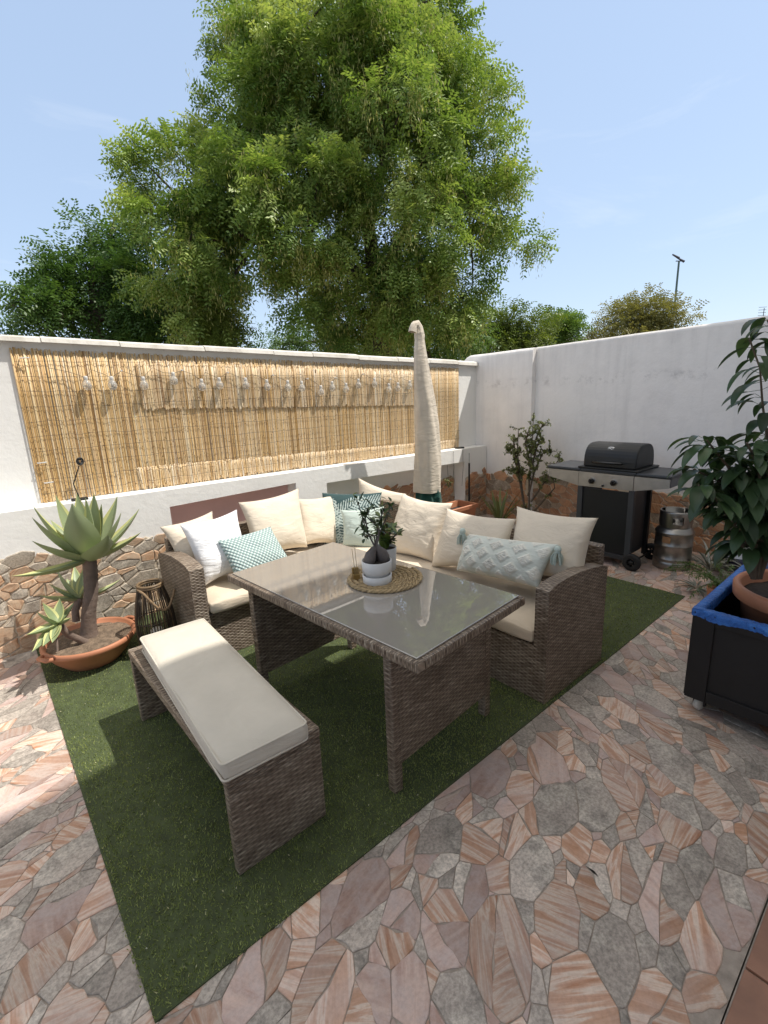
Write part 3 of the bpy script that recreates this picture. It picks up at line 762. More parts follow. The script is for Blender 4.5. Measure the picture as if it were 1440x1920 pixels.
# ------------------------------------------------------------------ right wall
XR = 5.03
rw = thing('boundary_wall', 'tall grey-white side wall in shade behind the barbecue', 'wall', (5.15, 2, 0))
wt = lambda y: 2.115-.0215*y
def wallseg(mb, x0, x1, y0, y1, top, r):
    n = 24; ys = [y0+(y1-y0)*i/n for i in range(n+1)]
    pr = [(0, 0), (0, 1)]
    vs = []; K = 8
    for y in ys:
        zt = top(y)+.004*mnoise.noise((y*3, 1, 1))
        vs += [(x0, y, -.1), (x0, y, zt-r), (x0+r*.12, y, zt-r*.55), (x0+r*.45, y, zt-r*.15), (x0+r, y, zt), (x1-r, y, zt), (x1, y, zt-r), (x1, y, -.1)]
    fs = [(i*K+j, i*K+j+1, (i+1)*K+j+1, (i+1)*K+j) for i in range(n) for j in range(K-1)]
    fs += [tuple(range(K)), tuple(n*K+j for j in range(K))[::-1]]
    mb.add(vs, fs)
m = MB(); wallseg(m, XR+.075, XR+.30, -.6, 3.26, wt, .03)
m.build('wall_panel', 'aged_plaster', rw)
m = MB(); wallseg(m, XR, XR+.26, 3.235, 4.30, lambda y: 2.085-.0135*y-(.10*max(0, (y-4.15)/.15)**2 if y > 4.15 else 0), .05)
m.build('wall_pier', 'aged_plaster', rw)
cladding('stone_cladding', 'cladding_stone_warm', -.6, 3.22, lambda u: .56, lambda u, v, h: (XR+.074-h, u, v), 31, rw)
cladding('stone_cladding', 'cladding_stone_warm', 3.24, 3.862, lambda u: .55, lambda u, v, h: (XR-.001-h, u, v), 32, rw)

# ------------------------------------------------------------------ house behind the camera (casts the big shade)
hs = thing('house', 'white rendered house whose shade falls across the terrace', 'house', (3, -.6, 0))
m = MB(); HT = 7.45
m.box((-4, -.75, 0), (-.75, -.40, HT)); m.box((1.05, -.75, 0), (12, -.40, HT)); m.box((-.75, -.75, 2.25), (1.05, -.40, HT))
m.box((-4, -8, 0), (-3.7, -.75, HT)); m.box((11.7, -8, 0), (12, -.75, HT))
m.build('wall', 'house_wall', hs)
m = MB(); m.box((-4, -8, HT), (12, -.37, HT+.1), .01); m.build('roof', 'house_trim', hs)
m = MB(); m.box((-.75, -.72, 0), (-.69, -.42, 2.25)); m.box((.99, -.72, 0), (1.05, -.42, 2.25)); m.box((-.69, -.72, 2.19), (.99, -.42, 2.25)); m.build('door_frame', 'house_trim', hs)
m = MB(); m.box((-4, -8, -.02), (12, -.76, .005)); m.build('floor', 'terracotta_tile', hs)

# ------------------------------------------------------------------ furniture: sofa
sf = thing('corner_sofa', 'large L shaped grey-brown wicker corner sofa along the back wall', 'sofa', (2.3, 3.0, 0))
armprof = [(0, 0), (0, .632), (.06, .650), (.16, .656), (.30, .654), (.43, .640), (.54, .622), (.615, .600), (.615, 0)]
def arm_part(mb, fr, n=None):
    pass
m = MB(); m.prism([(2.0+a, z) for a, z in armprof], 1, 1.155, 1.228); m.build('armrest', 'wicker', sf, swapz=True)
m = MB(); m.prism([(2.80+a, z) for a, z in armprof], 0, .842, .928); m.build('armrest', 'wicker', sf)
m = MB(); m.box((.93, 2.82, .0), (2.62, 3.36, .315), .006); m.build('seat_base', 'wicker', sf)
m = MB(); m.box((2.005, 1.23, .0), (2.62, 2.815, .315), .006); m.build('seat_base', 'wicker', sf)
m = MB(); m.box((.90, 3.365, .0), (2.72, 3.44, .70), .012); m.build('backrest', 'wicker', sf)
m = MB(); m.box((2.625, 1.215, .0), (2.70, 3.36, .70), .012); m.build('backrest', 'wicker', sf)

def soft_box(name, label, cat, a, b, mat, bev=.025, loc=None, rz=0, group=None, crown=.012, sag=.0):
    a = np.array(a, float); b = np.array(b, float); c = (a+b)/2; hd = (b-a)/2
    bm = bmesh.new(); bmesh.ops.create_cube(bm, size=2)
    bmesh.ops.subdivide_edges(bm, edges=list(bm.edges), cuts=11, use_grid_fill=True)
    for v in bm.verts:
        p = np.array(v.co); q = p*hd
        rr = bev
        lim = hd-rr; cl_ = np.clip(q, -lim, lim); d = q-cl_; L_ = np.linalg.norm(d)
        if L_ > 1e-6: q = cl_+d/L_*rr
        k = (1-p[0]**2)*(1-p[1]**2)
        if p[2] > .5: q[2] += crown*k**.5 + .006*mnoise.noise(tuple(q*7)) + .003*(1-abs(mnoise.noise((q[0]*9, q[1]*4, 1)))*2)
        if abs(p[0]) > .9 or abs(p[1]) > .9:
            nn = mnoise.noise((q[0]*8+3, q[1]*8, q[2]*14))*.006; q[:2] += np.sign(p[:2])*(np.abs(p[:2]) > .9)*nn
        v.co = Vector(q)
    me = bpy.data.meshes.new(name); bm.to_mesh(me); bm.free()
    me.polygons.foreach_set('use_smooth', [True]*len(me.polygons)); me.materials.append(M[mat]); box_uv(me)
    o = link(name, me); o.location = Vector(c if loc is None else loc); o.rotation_euler = (0, 0, rz)
    return tag(o, label, cat, group)
soft_box('seat_cushion', 'long cream seat cushion below the white and mint pillows', 'seat cushion', (.932, 2.775, .317), (2.05, 3.36, .405), 'seat_fabric', .03, crown=.02)
soft_box('seat_cushion', 'cream corner seat cushion beneath the leaf print pillow', 'seat cushion', (2.055, 2.78, .317), (2.62, 3.36, .402), 'seat_fabric', .03, crown=.02)
soft_box('seat_cushion', 'cream seat cushion of the right hand sofa wing beside its armrest', 'seat cushion', (1.99, 1.235, .317), (2.62, 2.775, .405), 'seat_fabric', .03, crown=.02)

def pillow(name, label, c4, T, mat, n=30, paint=None, disp=None, pinch=.055, group=None, wr=.006, seed=0, back=.45):
    """c4: TL, TR, BR, BL world corners of the facing side"""
    TL, TR, BR, BL = [np.array(p, float) for p in c4]
    nn = np.cross(TR-TL, BL-TL); nn /= np.linalg.norm(nn)
    ctr = (TL+TR+BR+BL)/4
    if nn@(CAMP-ctr) < 0: nn = -nn
    H_ = (np.linalg.norm(TL-BL)+np.linalg.norm(TR-BR))/2; W_ = (np.linalg.norm(TL-TR)+np.linalg.norm(BL-BR))/2
    vs = []; ids = {}; pv_ = []; uvs = []
    for side in (1, -1):
        for j in range(n+1):
            for i in range(n+1):
                edge = i in (0, n) or j in (0, n)
                if edge and side == -1: ids[(side, i, j)] = ids[(1, i, j)]; continue
                u, v = i/n, j/n; U, V_ = 2*u-1, 2*v-1
                uu = u - pinch*U*(1-V_**2)*abs(U)**1.5*.8; vv = v - pinch*V_*(1-U**2)*abs(V_)**1.5
                p = TL*(1-uu)*(1-vv)+TR*uu*(1-vv)+BR*uu*vv+BL*(1-uu)*vv
                k = max(0, (1-U*U)*(1-V_*V_)); h = T*k**.42*(1+.22*V_)
                # wrinkles radiating from the corners and along the rim
                q = V3(U*1.6+seed*3.1, V_*1.6, seed)
                rdg = 1-abs(mnoise.noise(tuple(q*V3(2.2, 3.6, 1)))*2)
                rdg2 = mnoise.noise(tuple(q*1.3))
                e = (max(abs(U), abs(V_)))**2
                h += (wr*rdg*(.35+e) + .018*rdg2*(k**.5))*(k**.25 if k > 0 else 0)
                pt = float(paint(u, v)) if (paint and side == 1) else 0.
                if disp and side == 1: h += disp(u, v)*(k**.3)
                p = p + nn*(h*(1-back) if side == 1 else -h*back)
                ids[(side, i, j)] = len(vs); vs.append(p-ctr); pv_.append(pt); uvs.append((u*W_, v*H_))
    fs = []
    for side in (1, -1):
        for j in range(n):
            for i in range(n):
                f = [ids[(side, i, j)], ids[(side, i+1, j)], ids[(side, i+1, j+1)], ids[(side, i, j+1)]]
                fs.append(f if side == 1 else f[::-1])
    me = bpy.data.meshes.new(name); me.from_pydata([tuple(p) for p in vs], [], fs)
    bm = bmesh.new(); bm.from_mesh(me); bmesh.ops.recalc_face_normals(bm, faces=bm.faces); bm.to_mesh(me); bm.free()
    me.polygons.foreach_set('use_smooth', [True]*len(fs)); me.materials.append(M[mat])
    a = me.attributes.new('paint', 'FLOAT', 'POINT'); a.data.foreach_set('value', pv_)
    li = np.empty(len(me.loops), np.int32); me.loops.foreach_get('vertex_index', li)
    l = me.uv_layers.new(name='UVMap'); l.data.foreach_set('uv', np.array(uvs, np.float32)[li].ravel())
    o = link(name, me); o.location = Vector(ctr)
    return tag(o, label, 'pillow', group)
def quad(pts, n, c): return [plane(p, n, c) for p in pts]
LP, RP, DP = (0, 1, -.5), (1, 0, -.45), (1, 1, -.5)
GP = 'pillows propped on the corner sofa'
pillow('pillow', 'cream pillow half hidden behind the white pillow at the left sofa arm', quad([(299, 988), (398, 958), (420, 1058), (340, 1066)], LP, 2.95), .12, 'cream_fabric', seed=1, group=GP)
pillow('pillow', 'plain bright white pillow nearest the left sofa arm', quad([(337, 985), (444, 955), (470, 1066), (382, 1100)], LP, 2.80), .17, 'white_fabric', seed=2, group=GP, wr=.012)
pillow('pillow', 'mint green dotted knit pillow lying against the white pillow', quad([(407, 1014), (507, 987), (549, 1060), (447, 1098)], (0, 1, -.8), 2.47), .12, 'mint_knit', seed=3, group=GP, pinch=.03)
pillow('pillow', 'sunlit square cream pillow behind the mint knit pillow', quad([(447, 942), (560, 915), (577, 1026), (478, 1050)], LP, 2.87), .18, 'cream_fabric', seed=4, group=GP)
pillow('pillow', 'cream pillow squeezed between the sunlit pillow and the leaf print pillow', quad([(556, 935), (632, 925), (630, 1020), (560, 1026)], LP, 2.96), .13, 'cream_fabric', seed=5, group=GP)
def fronds(u, v):
    val = 0.
    W = 1.0
    for (x0, y0, ang, ln) in ((.16, 1.05, 82, .98), (.10, .52, 30, .80), (.62, 1.0, 118, .75), (.55, .30, 12, .6), (.95, .95, 100, .7), (.28, .22, 200, .35), (.02, .85, -8, .5)):
        a = R(ang); dx, dy = u-x0, (1-v)-(1-y0)
        s = dx*math.cos(a)+dy*math.sin(a); t = -dx*math.sin(a)+dy*math.cos(a)
        t -= .10*(s/ln)**2*(1 if ang < 90 else -1)
        if 0 < s < ln:
            k = s/ln; wd = .17*math.sin(math.pi*min(1, .12+k*.9))**.7
            if abs(t) < .006: continue
            if abs(t) < wd:
                ph = (s-abs(t)*.75)/.052
                if (ph % 1) < .50*(1-.6*abs(t)/wd)+.08: val = 1.
    return 1-val
pillow('pillow', 'dark teal pillow with pale palm leaf print in the sofa corner', quad([(604, 924), (716, 923), (706, 1036), (605, 1034)], DP, 5.2), .15, 'leaf_fabric', n=110, paint=fronds, seed=6, group=GP, pinch=.03, wr=.004)
pillow('pillow', 'small pale mint pillow in front of the leaf print pillow', quad([(639, 956), (720, 949), (724, 1038), (642, 1024)], DP, 5.0), .13, 'pale_mint_fabric', seed=7, group=GP, wr=.010)
pillow('pillow', 'cream pillow at the very corner beside the parasol base', quad([(672, 896), (762, 926), (752, 1012), (668, 1002)], (1, 1, -.3), 5.7), .15, 'cream_fabric', seed=8, group=GP)
pillow('pillow', 'crumpled cream pillow behind the potted plants, below the parasol', quad([(755, 925), (849, 943), (815, 1056), (726, 1040)], RP, 2.14), .18, 'cream_fabric', seed=9, group=GP, wr=.012)
pillow('pillow', 'middle cream pillow of the right wing, behind the tasselled pillow', quad([(838, 953), (968, 973), (950, 1072), (808, 1064)], RP, 2.08), .17, 'cream_fabric', seed=10, group=GP)
pillow('pillow', 'cream pillow at the right arm, in front of the barbecue', quad([(969, 949), (1122, 971), (1093, 1092), (950, 1080)], RP, 2.14), .18, 'cream_fabric', seed=11, group=GP)
def tuft(u, v):
    x, y = u*4.2, (1-v)*2.0
    a, b = (x+y)/1.0, (x-y)/1.0
    fa, fb = a-math.floor(a)-.5, b-math.floor(b)-.5
    return max(0, min(1, (.36-max(abs(fa), abs(fb)))*9))
def tuftd(u, v):
    k = tuft(u, v); return k*(.020+.016*mnoise.noise((u*95, v*48, 2))+.010*mnoise.noise((u*190, v*95, 7)))
c4 = quad([(872, 999), (1048, 1021), (1010, 1103), (856, 1070)], (1, 0, -.6), 1.9)
tp = pillow('tasselled_pillow', 'grey-mint lumbar pillow with tufted diamonds and corner tassels', c4, .15, 'tuft_fabric', n=120, paint=tuft, disp=tuftd, seed=12, group=GP, pinch=.04, wr=.004)
for k, c in enumerate((c4[0], c4[1])):
    m = MB(); rg = np.random.default_rng(40+k)
    d = V3(-.05, -.022, .028) if k == 0 else V3(-.04, -.018, -.012)
    o = np.array(c)+d
    m.lathe([(.001, .018), (.012, .016), (.018, .004), (.019, -.008), (.014, -.016), (.016, -.02)], o, 12)
    for j in range(46):
        t = rg.uniform(0, 6.28); r1 = rg.uniform(.004, .015); r2 = r1+rg.uniform(.006, .02)
        m.tube([o+V3(r1*math.cos(t), r1*math.sin(t), -.014), o+V3(r2*math.cos(t), r2*math.sin(t), -.045), o+V3(r2*1.1*math.cos(t+.2), r2*1.1*math.sin(t+.2), -.078-rg.uniform(0, .014))], .0022, 4)
    m.build('tassel', 'pale_mint_fabric', tp)

# ------------------------------------------------------------------ dining table (local frame, then turned a few degrees)
tloc = V3(1.36, 1.80, 0); trz = R(4.6)
dt = thing('dining_table', 'grey-brown wicker dining table with a dark mirror like glass top', 'table', tloc, trz)
hx, hy, zt = .375, .685, .682
m = MB(); fw_ = .042
for a_, b_, va in (((-hx, -hy, zt-.042), (-hx+fw_, hy, zt-.002), 1), ((hx-fw_, -hy, zt-.042), (hx, hy, zt-.002), 1), ((-hx+fw_, -hy, zt-.0425), (hx-fw_, -hy+fw_, zt-.0025), 0), ((-hx+fw_, hy-fw_, zt-.0425), (hx-fw_, hy, zt-.0025), 0)):
    m = MB(); m.box(a_, b_, .008); m.build('frame_rail', 'wicker', dt, False, vaxis=va)
m = MB(); m.box((-hx+.03, -hy+.03, zt-.05), (hx-.03, hy-.03, zt-.014))
m.build('tabletop_frame', 'wicker', dt, False)
m = MB(); m.box((-hx+.022, -hy+.022, zt-.0015), (hx-.022, hy-.022, zt+.005), .002); m.build('glass_top', 'table_glass', dt, False)
lx, ly = .325, .502
for sx in (-1, 1):
    for sy in (-1, 1):
        m = MB(); m.box((sx*lx-.022, sy*ly-.022, .008), (sx*lx+.022, sy*ly+.022, zt-.045), .006); m.build('leg', 'wicker', dt, False)
for sy in (-1, 1):
    m = MB(); m.box((-lx+.0225, sy*ly-.016, .13), (lx-.0225, sy*ly+.016, zt-.051)); m.build('side_panel', 'wicker', dt, False)
m = MB(); m.box((-.018, -ly+.017, .42), (.018, ly-.017, zt-.051)); m.build('stretcher', 'wicker', dt, False)

# bench
bn = thing('bench', 'low backless wicker bench with a cream cushion, nearest the camera', 'bench', (.603, 1.945, 0), R(.8))
m = MB(); BX, BY = .183, .585
m.box((-BX, -BY, .365), (BX, BY, .408), .008); m.build('seat_frame', 'wicker', bn, False)
for s in (-1, 1):
    m = MB(); m.box((-BX+.002, s*(BY-.021)-.019, .01), (BX-.002, s*(BY-.021)+.019, .3645), .006); m.build('end_panel', 'wicker', bn, False)
soft_box('bench_cushion', 'long flat cream cushion lying slightly askew on the wicker bench', 'cushion', (-.158, -.56, -.037), (.158, .56, .037), 'bench_fabric', .018, loc=(.595, 1.895, .447), rz=R(-2.4), crown=.008)

bc = COL.objects['bench_cushion']
m = MB()
for zz in (.030, -.032):
    pr = []
    for (sx, sy, a0) in ((1, 1, 0), (-1, 1, 90), (-1, -1, 180), (1, -1, 270)):
        for k in range(5):
            a = R(a0+22.5*k); pr.append(V3(sx*(.158-.018)+.0155*math.cos(a), sy*(.56-.018)+.0155*math.sin(a), zz+.0015*mnoise.noise((sx*5+k, sy*3, zz*50)))+V3(0, 0, 0))
    dn = []
    for a, b in zip(pr, pr[1:]+pr[:1]):
        L_ = np.linalg.norm(b-a); kk = max(1, int(L_/.04))
        dn += [a+(b-a)*i/kk for i in range(kk)]
    m2 = MB(); m2.tube(dn+[dn[0]], .0042, 6, False); m2.build('seam', 'bench_fabric', bc, False)

# ------------------------------------------------------------------ things on the table
ZT = zt+.006
pm = MB(); c0 = V3(1.468, 1.765, ZT)
turns = 7; NS = 520
for br in range(3):
    pts = []
    for i in range(NS):
        t = i/NS; ang = 2*math.pi*turns*math.sqrt(t)*1.0; r_ = .012+.176*math.sqrt(t)
        s_ = ang*r_*0; ph = i*.62+br*2.094
        pts.append(c0+V3((r_+.0075*math.cos(ph))*math.cos(ang), (r_+.0075*math.cos(ph))*math.sin(ang), .008+.0045*math.sin(ph*1.0)))
    pm.tube(pts, .0062, 5)
pm.lathe([(.001, .002), (.184, .002), (.186, .005), (.184, .008), (.001, .008)], c0, 40)
tag(pm.build('placemat', 'seagrass'), 'round braided seagrass placemat on the glass table', 'placemat')
def leaf(mb, base, d, L_, W_, droop=.3, fold=.25, n=5, tone=None, side=None, tipw=0.0, edge=None, belly=.45):
    """curved leaf blade, two quads across"""
    base = np.array(base, float); d = norm(np.array(d, float))
    s = np.cross(d, V3(0, 0, 1)) if side is None else np.array(side, float)
    if np.linalg.norm(s) < 1e-3: s = V3(1, 0, 0)
    s = norm(s); vs = []; p = base.copy(); dd = d.copy(); t0 = random.random() if tone is None else tone
    for i in range(n+1):
        k = i/n
        w_ = W_*.5*max(tipw, (math.sin(math.pi*min(1, k**(.75 if belly < .5 else 1.15)))**.8)) if 0 < i < n else (W_*.08 if i == 0 else W_*.01)
        nn = norm(np.cross(s, dd))
        vs += [p-s*w_+nn*w_*fold, p, p+s*w_+nn*w_*fold]
        p = p+dd*L_/n; dd = norm(dd+V3(0, 0, -droop/n))
    fs = []; cs = []
    for i in range(n):
        a = 3*i; fs += [(a, a+1, a+4, a+3), (a+1, a+2, a+5, a+4)]; cs += [t0, min(1, t0+.06)]
    mb.add(vs, fs, True, cs)
def pot_plant_twigs(name, parent, start, tips, rad, mat):
    m = MB()
    for path in tips: m.tube([start]+path, [rad]+[rad*(.75-.5*i/len(path)) for i in range(len(path))], 6)
    return m.build(name, mat, parent)
pc = V3(1.408, 1.742, ZT+.012)
p1 = thing('potted_bonsai', 'small bonsai with swollen grey root in a white stepped pot', 'potted plant', pc)
m = MB(); m.lathe([(.001, .0), (.068, .0), (.071, .004), (.073, .040), (.070, .0415), (.066, .0415), (.0655, .012), (.001, .012)], pc, 40); m.build('saucer', 'white_ceramic', p1)
m = MB(); m.lathe([(.001, .013), (.061, .013), (.0615, .048), (.066, .052), (.0725, .058), (.074, .112), (.0715, .114), (.068, .112), (.067, .098), (.001, .098)], pc, 40); m.build('pot', 'white_ceramic', p1)
m = MB(); m.lathe([(.001, .104), (.03, .103), (.0665, .0985)], pc, 24); m.build('soil', 'dark_soil', p1)
m = MB()
for (dx, dy, a, r1) in ((-.018, .006, .3, .030), (.020, -.004, -.4, .032), (.002, .018, .1, .028)):
    m.tube([pc+V3(dx*2.0, dy*2, .092), pc+V3(dx*1.9, dy*2, .118), pc+V3(dx*1.4, dy*1.6, .142), pc+V3(dx*.7, dy, .163), pc+V3(0, 0, .178)], [r1*.8, r1, r1*.92, r1*.6, .009], 14)
m.build('root', 'caudex', p1)
TOPC = pc+V3(0, 0, .17)
def pxy(px): return plane(px, (fw[0], fw[1], 0), fw[:2]@pc[:2])
m = MB(); tw = [[(703, 1010), (692, 990), (676, 970), (665, 945)], [(706, 1010), (716, 985), (712, 960)], [(705, 1005), (722, 975), (736, 950)], [(700, 1000), (688, 968), (695, 948)], [(708, 1015), (700, 985), (684, 962)], [(703, 1010), (690, 1005), (684, 990)]]
tipsP = []
for path in tw:
    P_ = [TOPC]+[pxy(q)+V3(*(RNG.normal(0, .012, 3))) for q in path]; m.tube(P_, [.0055]+[.0042-.0006*i for i in range(len(path))], 6); tipsP += P_[2:]
m.build('stem', 'caudex', p1)
m = MB()
for t in tipsP:
    for k in range(11):
        d = norm(RNG.normal(size=3)+V3(0, 0, .5)); leaf(m, t+RNG.normal(0, .012, 3), d, random.uniform(.028, .05), random.uniform(.012, .018), .5, .3, 4, tone=random.uniform(.1, .6) if random.random() > .06 else 1.)
m.build('foliage', 'bonsai_leaf', p1, attr='tone', fix=False)
pc2 = V3(1.545, 1.835, ZT+.012)
p2 = thing('potted_succulent', 'green succulent in a tall white pot behind the bonsai', 'potted plant', pc2)
m = MB(); m.lathe([(.001, 0), (.048, 0), (.052, .004), (.060, .124), (.0585, .127), (.055, .125), (.054, .112), (.001, .112)], pc2, 36); m.build('pot', 'white_ceramic', p2)
m = MB(); m.lathe([(.001, .117), (.054, .1125)], pc2, 20); m.build('soil', 'dark_soil', p2)
m = MB(); st_ = []
for (a, ln, up_) in ((0, .05, .10), (1.2, .07, .07), (2.6, .05, .15), (4.0, .06, .12), (5.0, .075, .09), (3.3, .03, .17), (.6, .085, .06)):
    e = pc2+V3(ln*math.cos(a), ln*math.sin(a), .115+up_); m.tube([pc2+V3(0, 0, .112), pc2+V3(.5*ln*math.cos(a), .5*ln*math.sin(a), .115+.6*up_), e], [.006, .005, .004], 6); st_.append(e); st_.append((e+pc2+V3(0, 0, .112))/2)
m.build('stem', 'twig', p2)
m = MB()
for e in st_:
    for k in range(12):
        a = random.uniform(0, 6.28); leaf(m, e+V3(0, 0, random.uniform(-.01, .01)), (math.cos(a), math.sin(a), random.uniform(-.1, .9)), random.uniform(.03, .055), random.uniform(.018, .028), .3, .2, 4, tone=random.uniform(.4, .95), belly=.7)
for a, ln in ((3.6, .10), (4.4, .11), (2.9, .09)):
    leaf(m, pc2+V3(-.01, -.01, .115), (math.cos(a)*.35, math.sin(a)*.35, 1), ln, .06, .4, .2, 6, tone=.75)
m.build('foliage', 'bonsai_leaf', p2, attr='tone', fix=False)
ic = V3(1.352, 1.842, ZT+.012)
ih = thing('incense_holder', 'tiny brass incense holder with two thin sticks left of the bonsai pot', 'incense holder', ic, R(-25))
m = MB(); m.box((-.017, -.017, 0), (.017, .017, .030), .002); m.box((-.017, .004, .0302), (.017, .017, .058), .002); m.build('block', 'brass', ih, False)
m = MB(); m.tube([(-.004, -.004, .029), (-.012, .004, .16)], .0014, 5); m.tube([(.006, -.004, .029), (.002, .0, .175)], .0014, 5); m.build('stick', 'incense', ih, False)

# ------------------------------------------------------------------ closed parasol
po = V3(3.52, 3.45, 0)
ps = thing('closed_parasol', 'closed parasol in a tall beige cover behind the sofa corner', 'parasol', po)
m = MB()
path = [(3.52, .60, .200), (3.521, .64, .203), (3.525, .90, .192), (3.525, 1.1, .184), (3.515, 1.28, .172), (3.495, 1.45, .150), (3.478, 1.60, .130), (3.462, 1.75, .112), (3.448, 1.9, .093), (3.442, 2.02, .077), (3.440, 2.12, .060), (3.430, 2.19, .048), (3.408, 2.222, .043), (3.380, 2.215, .040), (3.360, 2.185, .041), (3.352, 2.15, .044)]
# densify
dp = []
for a, b in zip(path[:-1], path[1:]):
    kk = max(1, int(abs(b[1]-a[1])/.03))
    for i in range(kk): dp.append(tuple(a[j]+(b[j]-a[j])*i/kk for j in range(3)))
dp.append(path[-1]); n = 44; vs = []
for i, (x, z, r_) in enumerate(dp):
    r_ *= .80 if z < 2.1 else .95
    a, b = dp[max(i-1, 0)], dp[min(i+1, len(dp)-1)]
    dx, dz = b[0]-a[0], b[1]-a[1]; L_ = math.hypot(dx, dz)+1e-9; tx, tz = dx/L_, dz/L_
    for j in range(n):
        t = 2*math.pi*j/n
        f = .92+.06*math.sin(3*t+z*1.6)+.045*math.sin(5*t-z*1.9+1)+.03*(1-2*abs(math.sin(4*t+3.2*z)))+.12*mnoise.noise((math.cos(t)*1.5+z*.8, math.sin(t)*1.5, z*1.1))+.025*mnoise.noise((math.cos(t)*1.2+z*2.0, math.sin(t)*1.2+z*1.0, z*3))+.008*mnoise.noise((math.cos(t)*3+z*5, math.sin(t)*3+z*3, z*7))
        ca, sa = math.cos(t)*r_*f, math.sin(t)*r_*f*.92
        vs.append((x+ca*tz, po[1]+sa, z-ca*tx))
k = len(dp); m.add(vs, [(i*n+j, i*n+(j+1) % n, (i+1)*n+(j+1) % n, (i+1)*n+j) for i in range(k-1) for j in range(n)], True)
m.build('cover', 'parasol_cover', ps)
m = MB(); n = 60; vs = []
for (z, r0) in ((.70, .105), (.60, .118), (.52, .126), (.44, .128), (.38, .11)):
    for j in range(n):
        t = 2*math.pi*j/n; f = 1+.12*math.sin(9*t+z*4)+.05*math.sin(17*t); dz = .05*math.sin(4*t+1)*(.70-z)/.3
        vs.append((po[0]+r0*f*math.cos(t), po[1]+r0*f*math.sin(t), z+dz))
m.add(vs, [(i*n+j, i*n+(j+1) % n, (i+1)*n+(j+1) % n, (i+1)*n+j) for i in range(4) for j in range(n)], True)
m.build('canopy_hem', 'green_canvas', ps)
m = MB(); m.tube([po+V3(0, 0, .03), po+V3(-.02, 0, 1.9)], .022, 12); m.build('pole', 'black_metal', ps)
m = MB(); m.lathe([(.001, .02), (.24, .02), (.25, .03), (.25, .06), (.20, .085), (.05, .10), (.04, .22), (.03, .23), (.001, .23)], po, 32); m.build('base', 'black_metal', ps)

# rectangular terracotta trough
tr_ = thing('trough_planter', 'long terracotta trough beside the parasol in the corner', 'planter', (4.05, 3.66, 0))
m = MB(); a0, b0, a1, b1, hh = 3.66, 3.50, 4.40, 3.80, .31
def ringbox(x0, y0, x1, y1, z): return [(x0, y0, z), (x1, y0, z), (x1, y1, z), (x0, y1, z)]
rings = [ringbox(a0+.04, b0+.04, a1-.04, b1-.04, .01), ringbox(a0+.015, b0+.015, a1-.015, b1-.015, hh-.05), ringbox(a0, b0, a1, b1, hh-.045), ringbox(a0-.003, b0-.003, a1+.003, b1+.003, hh-.006), ringbox(a0+.004, b0+.004, a1-.004, b1-.004, hh), ringbox(a0+.025, b0+.025, a1-.025, b1-.025, hh-.004), ringbox(a0+.04, b0+.04, a1-.04, b1-.04, hh-.10)]
vs = sum(rings, []); m.add(vs, [(4*i+j, 4*i+(j+1) % 4, 4*i+4+(j+1) % 4, 4*i+4+j) for i in range(len(rings)-1) for j in range(4)]+[(0, 3, 2, 1)])
m.build('trough', 'terracotta', tr_)
m = MB(); m.add(ringbox(a0+.036, b0+.036, a1-.036, b1-.036, hh-.07), [(0, 1, 2, 3)]); m.build('soil', 'dark_soil', tr_)
sk = thing('garden_stake', 'thin black stake standing against the stone base in the corner', 'stake', (4.60, 3.80, 0))
m = MB(); m.tube([(4.60, 3.80, 0), (4.59, 3.79, .735)], .011, 8); m.build('rod', 'black_metal', sk)
m = MB(); m.tube([(4.59, 3.79, .735), (4.589, 3.79, .86)], .003, 5); m.build('tip', 'leg_grey', sk)
# hanging dried ornament in the niche
ho = AY((841, 903), 3.80)
dh = thing('hanging_ornament', 'small dark dried plant ornament dangling in the right niche', 'ornament', ho)
m = MB()
for k in range(26):
    d = norm(RNG.normal(size=3)+V3(0, 0, -.3)); leaf(m, ho+RNG.normal(0, .015, 3), d, .06, .014, .4, .2, 3, tone=random.uniform(0, .4))
m.build('dried_leaves', 'jade_leaf', dh, attr='tone', fix=False)
m = MB(); m.tube([ho, ho+V3(0, .02, .2)], .002, 5); m.build('cord', 'cable', dh)

# ------------------------------------------------------------------ plants by the side wall
jb = V3(4.70, 2.98, 0)
jp = thing('jade_bush', 'upright small leaved jade bush in front of the side wall', 'shrub', jb)
def JX(px, dx=0): return AX(px, 4.70+dx)
mj = MB(); tips = []; rg = np.random.default_rng(77)
stems = [[(992, 965), (992, 900), (996, 850), (1000, 785)], [(984, 960), (977, 900), (970, 850), (972, 805)], [(984, 955), (972, 890), (962, 850), (948, 838)], [(996, 940), (1020, 905), (1036, 880), (1050, 858)], [(990, 930), (1003, 880), (1018, 850), (1034, 845)], [(978, 900), (966, 850), (962, 820)], [(1000, 960), (1022, 935), (1040, 915), (1038, 900)], [(996, 850), (1008, 815), (1018, 795)], [(977, 890), (965, 885), (952, 880)], [(994, 870), (985, 830), (990, 810)], [(996, 880), (1006, 840), (1014, 820)]]
for path in stems:
    dx = rg.normal(0, .06); P_ = [JX(q, dx*i/3) for i, q in enumerate(path)]
    mj.tube(P_, [.012-.0028*i for i in range(len(P_))], 7)
    for i in range(1, len(P_)):
        for t in np.linspace(0, 1, 5):
            c = P_[i-1]*(1-t)+P_[i]*t
            if c[2] < .58 and rg.random() < .8: continue
            for k in range(2):
                d = norm(rg.normal(size=3)*V3(1, 1, .6)+V3(0, 0, .5)); ln = rg.uniform(.04, .11); e = c+d*ln
                mj.tube([c, e], [.004, .0025], 5); tips.append((c, e))
mj.build('stems', 'twig', jp)
ml = MB()
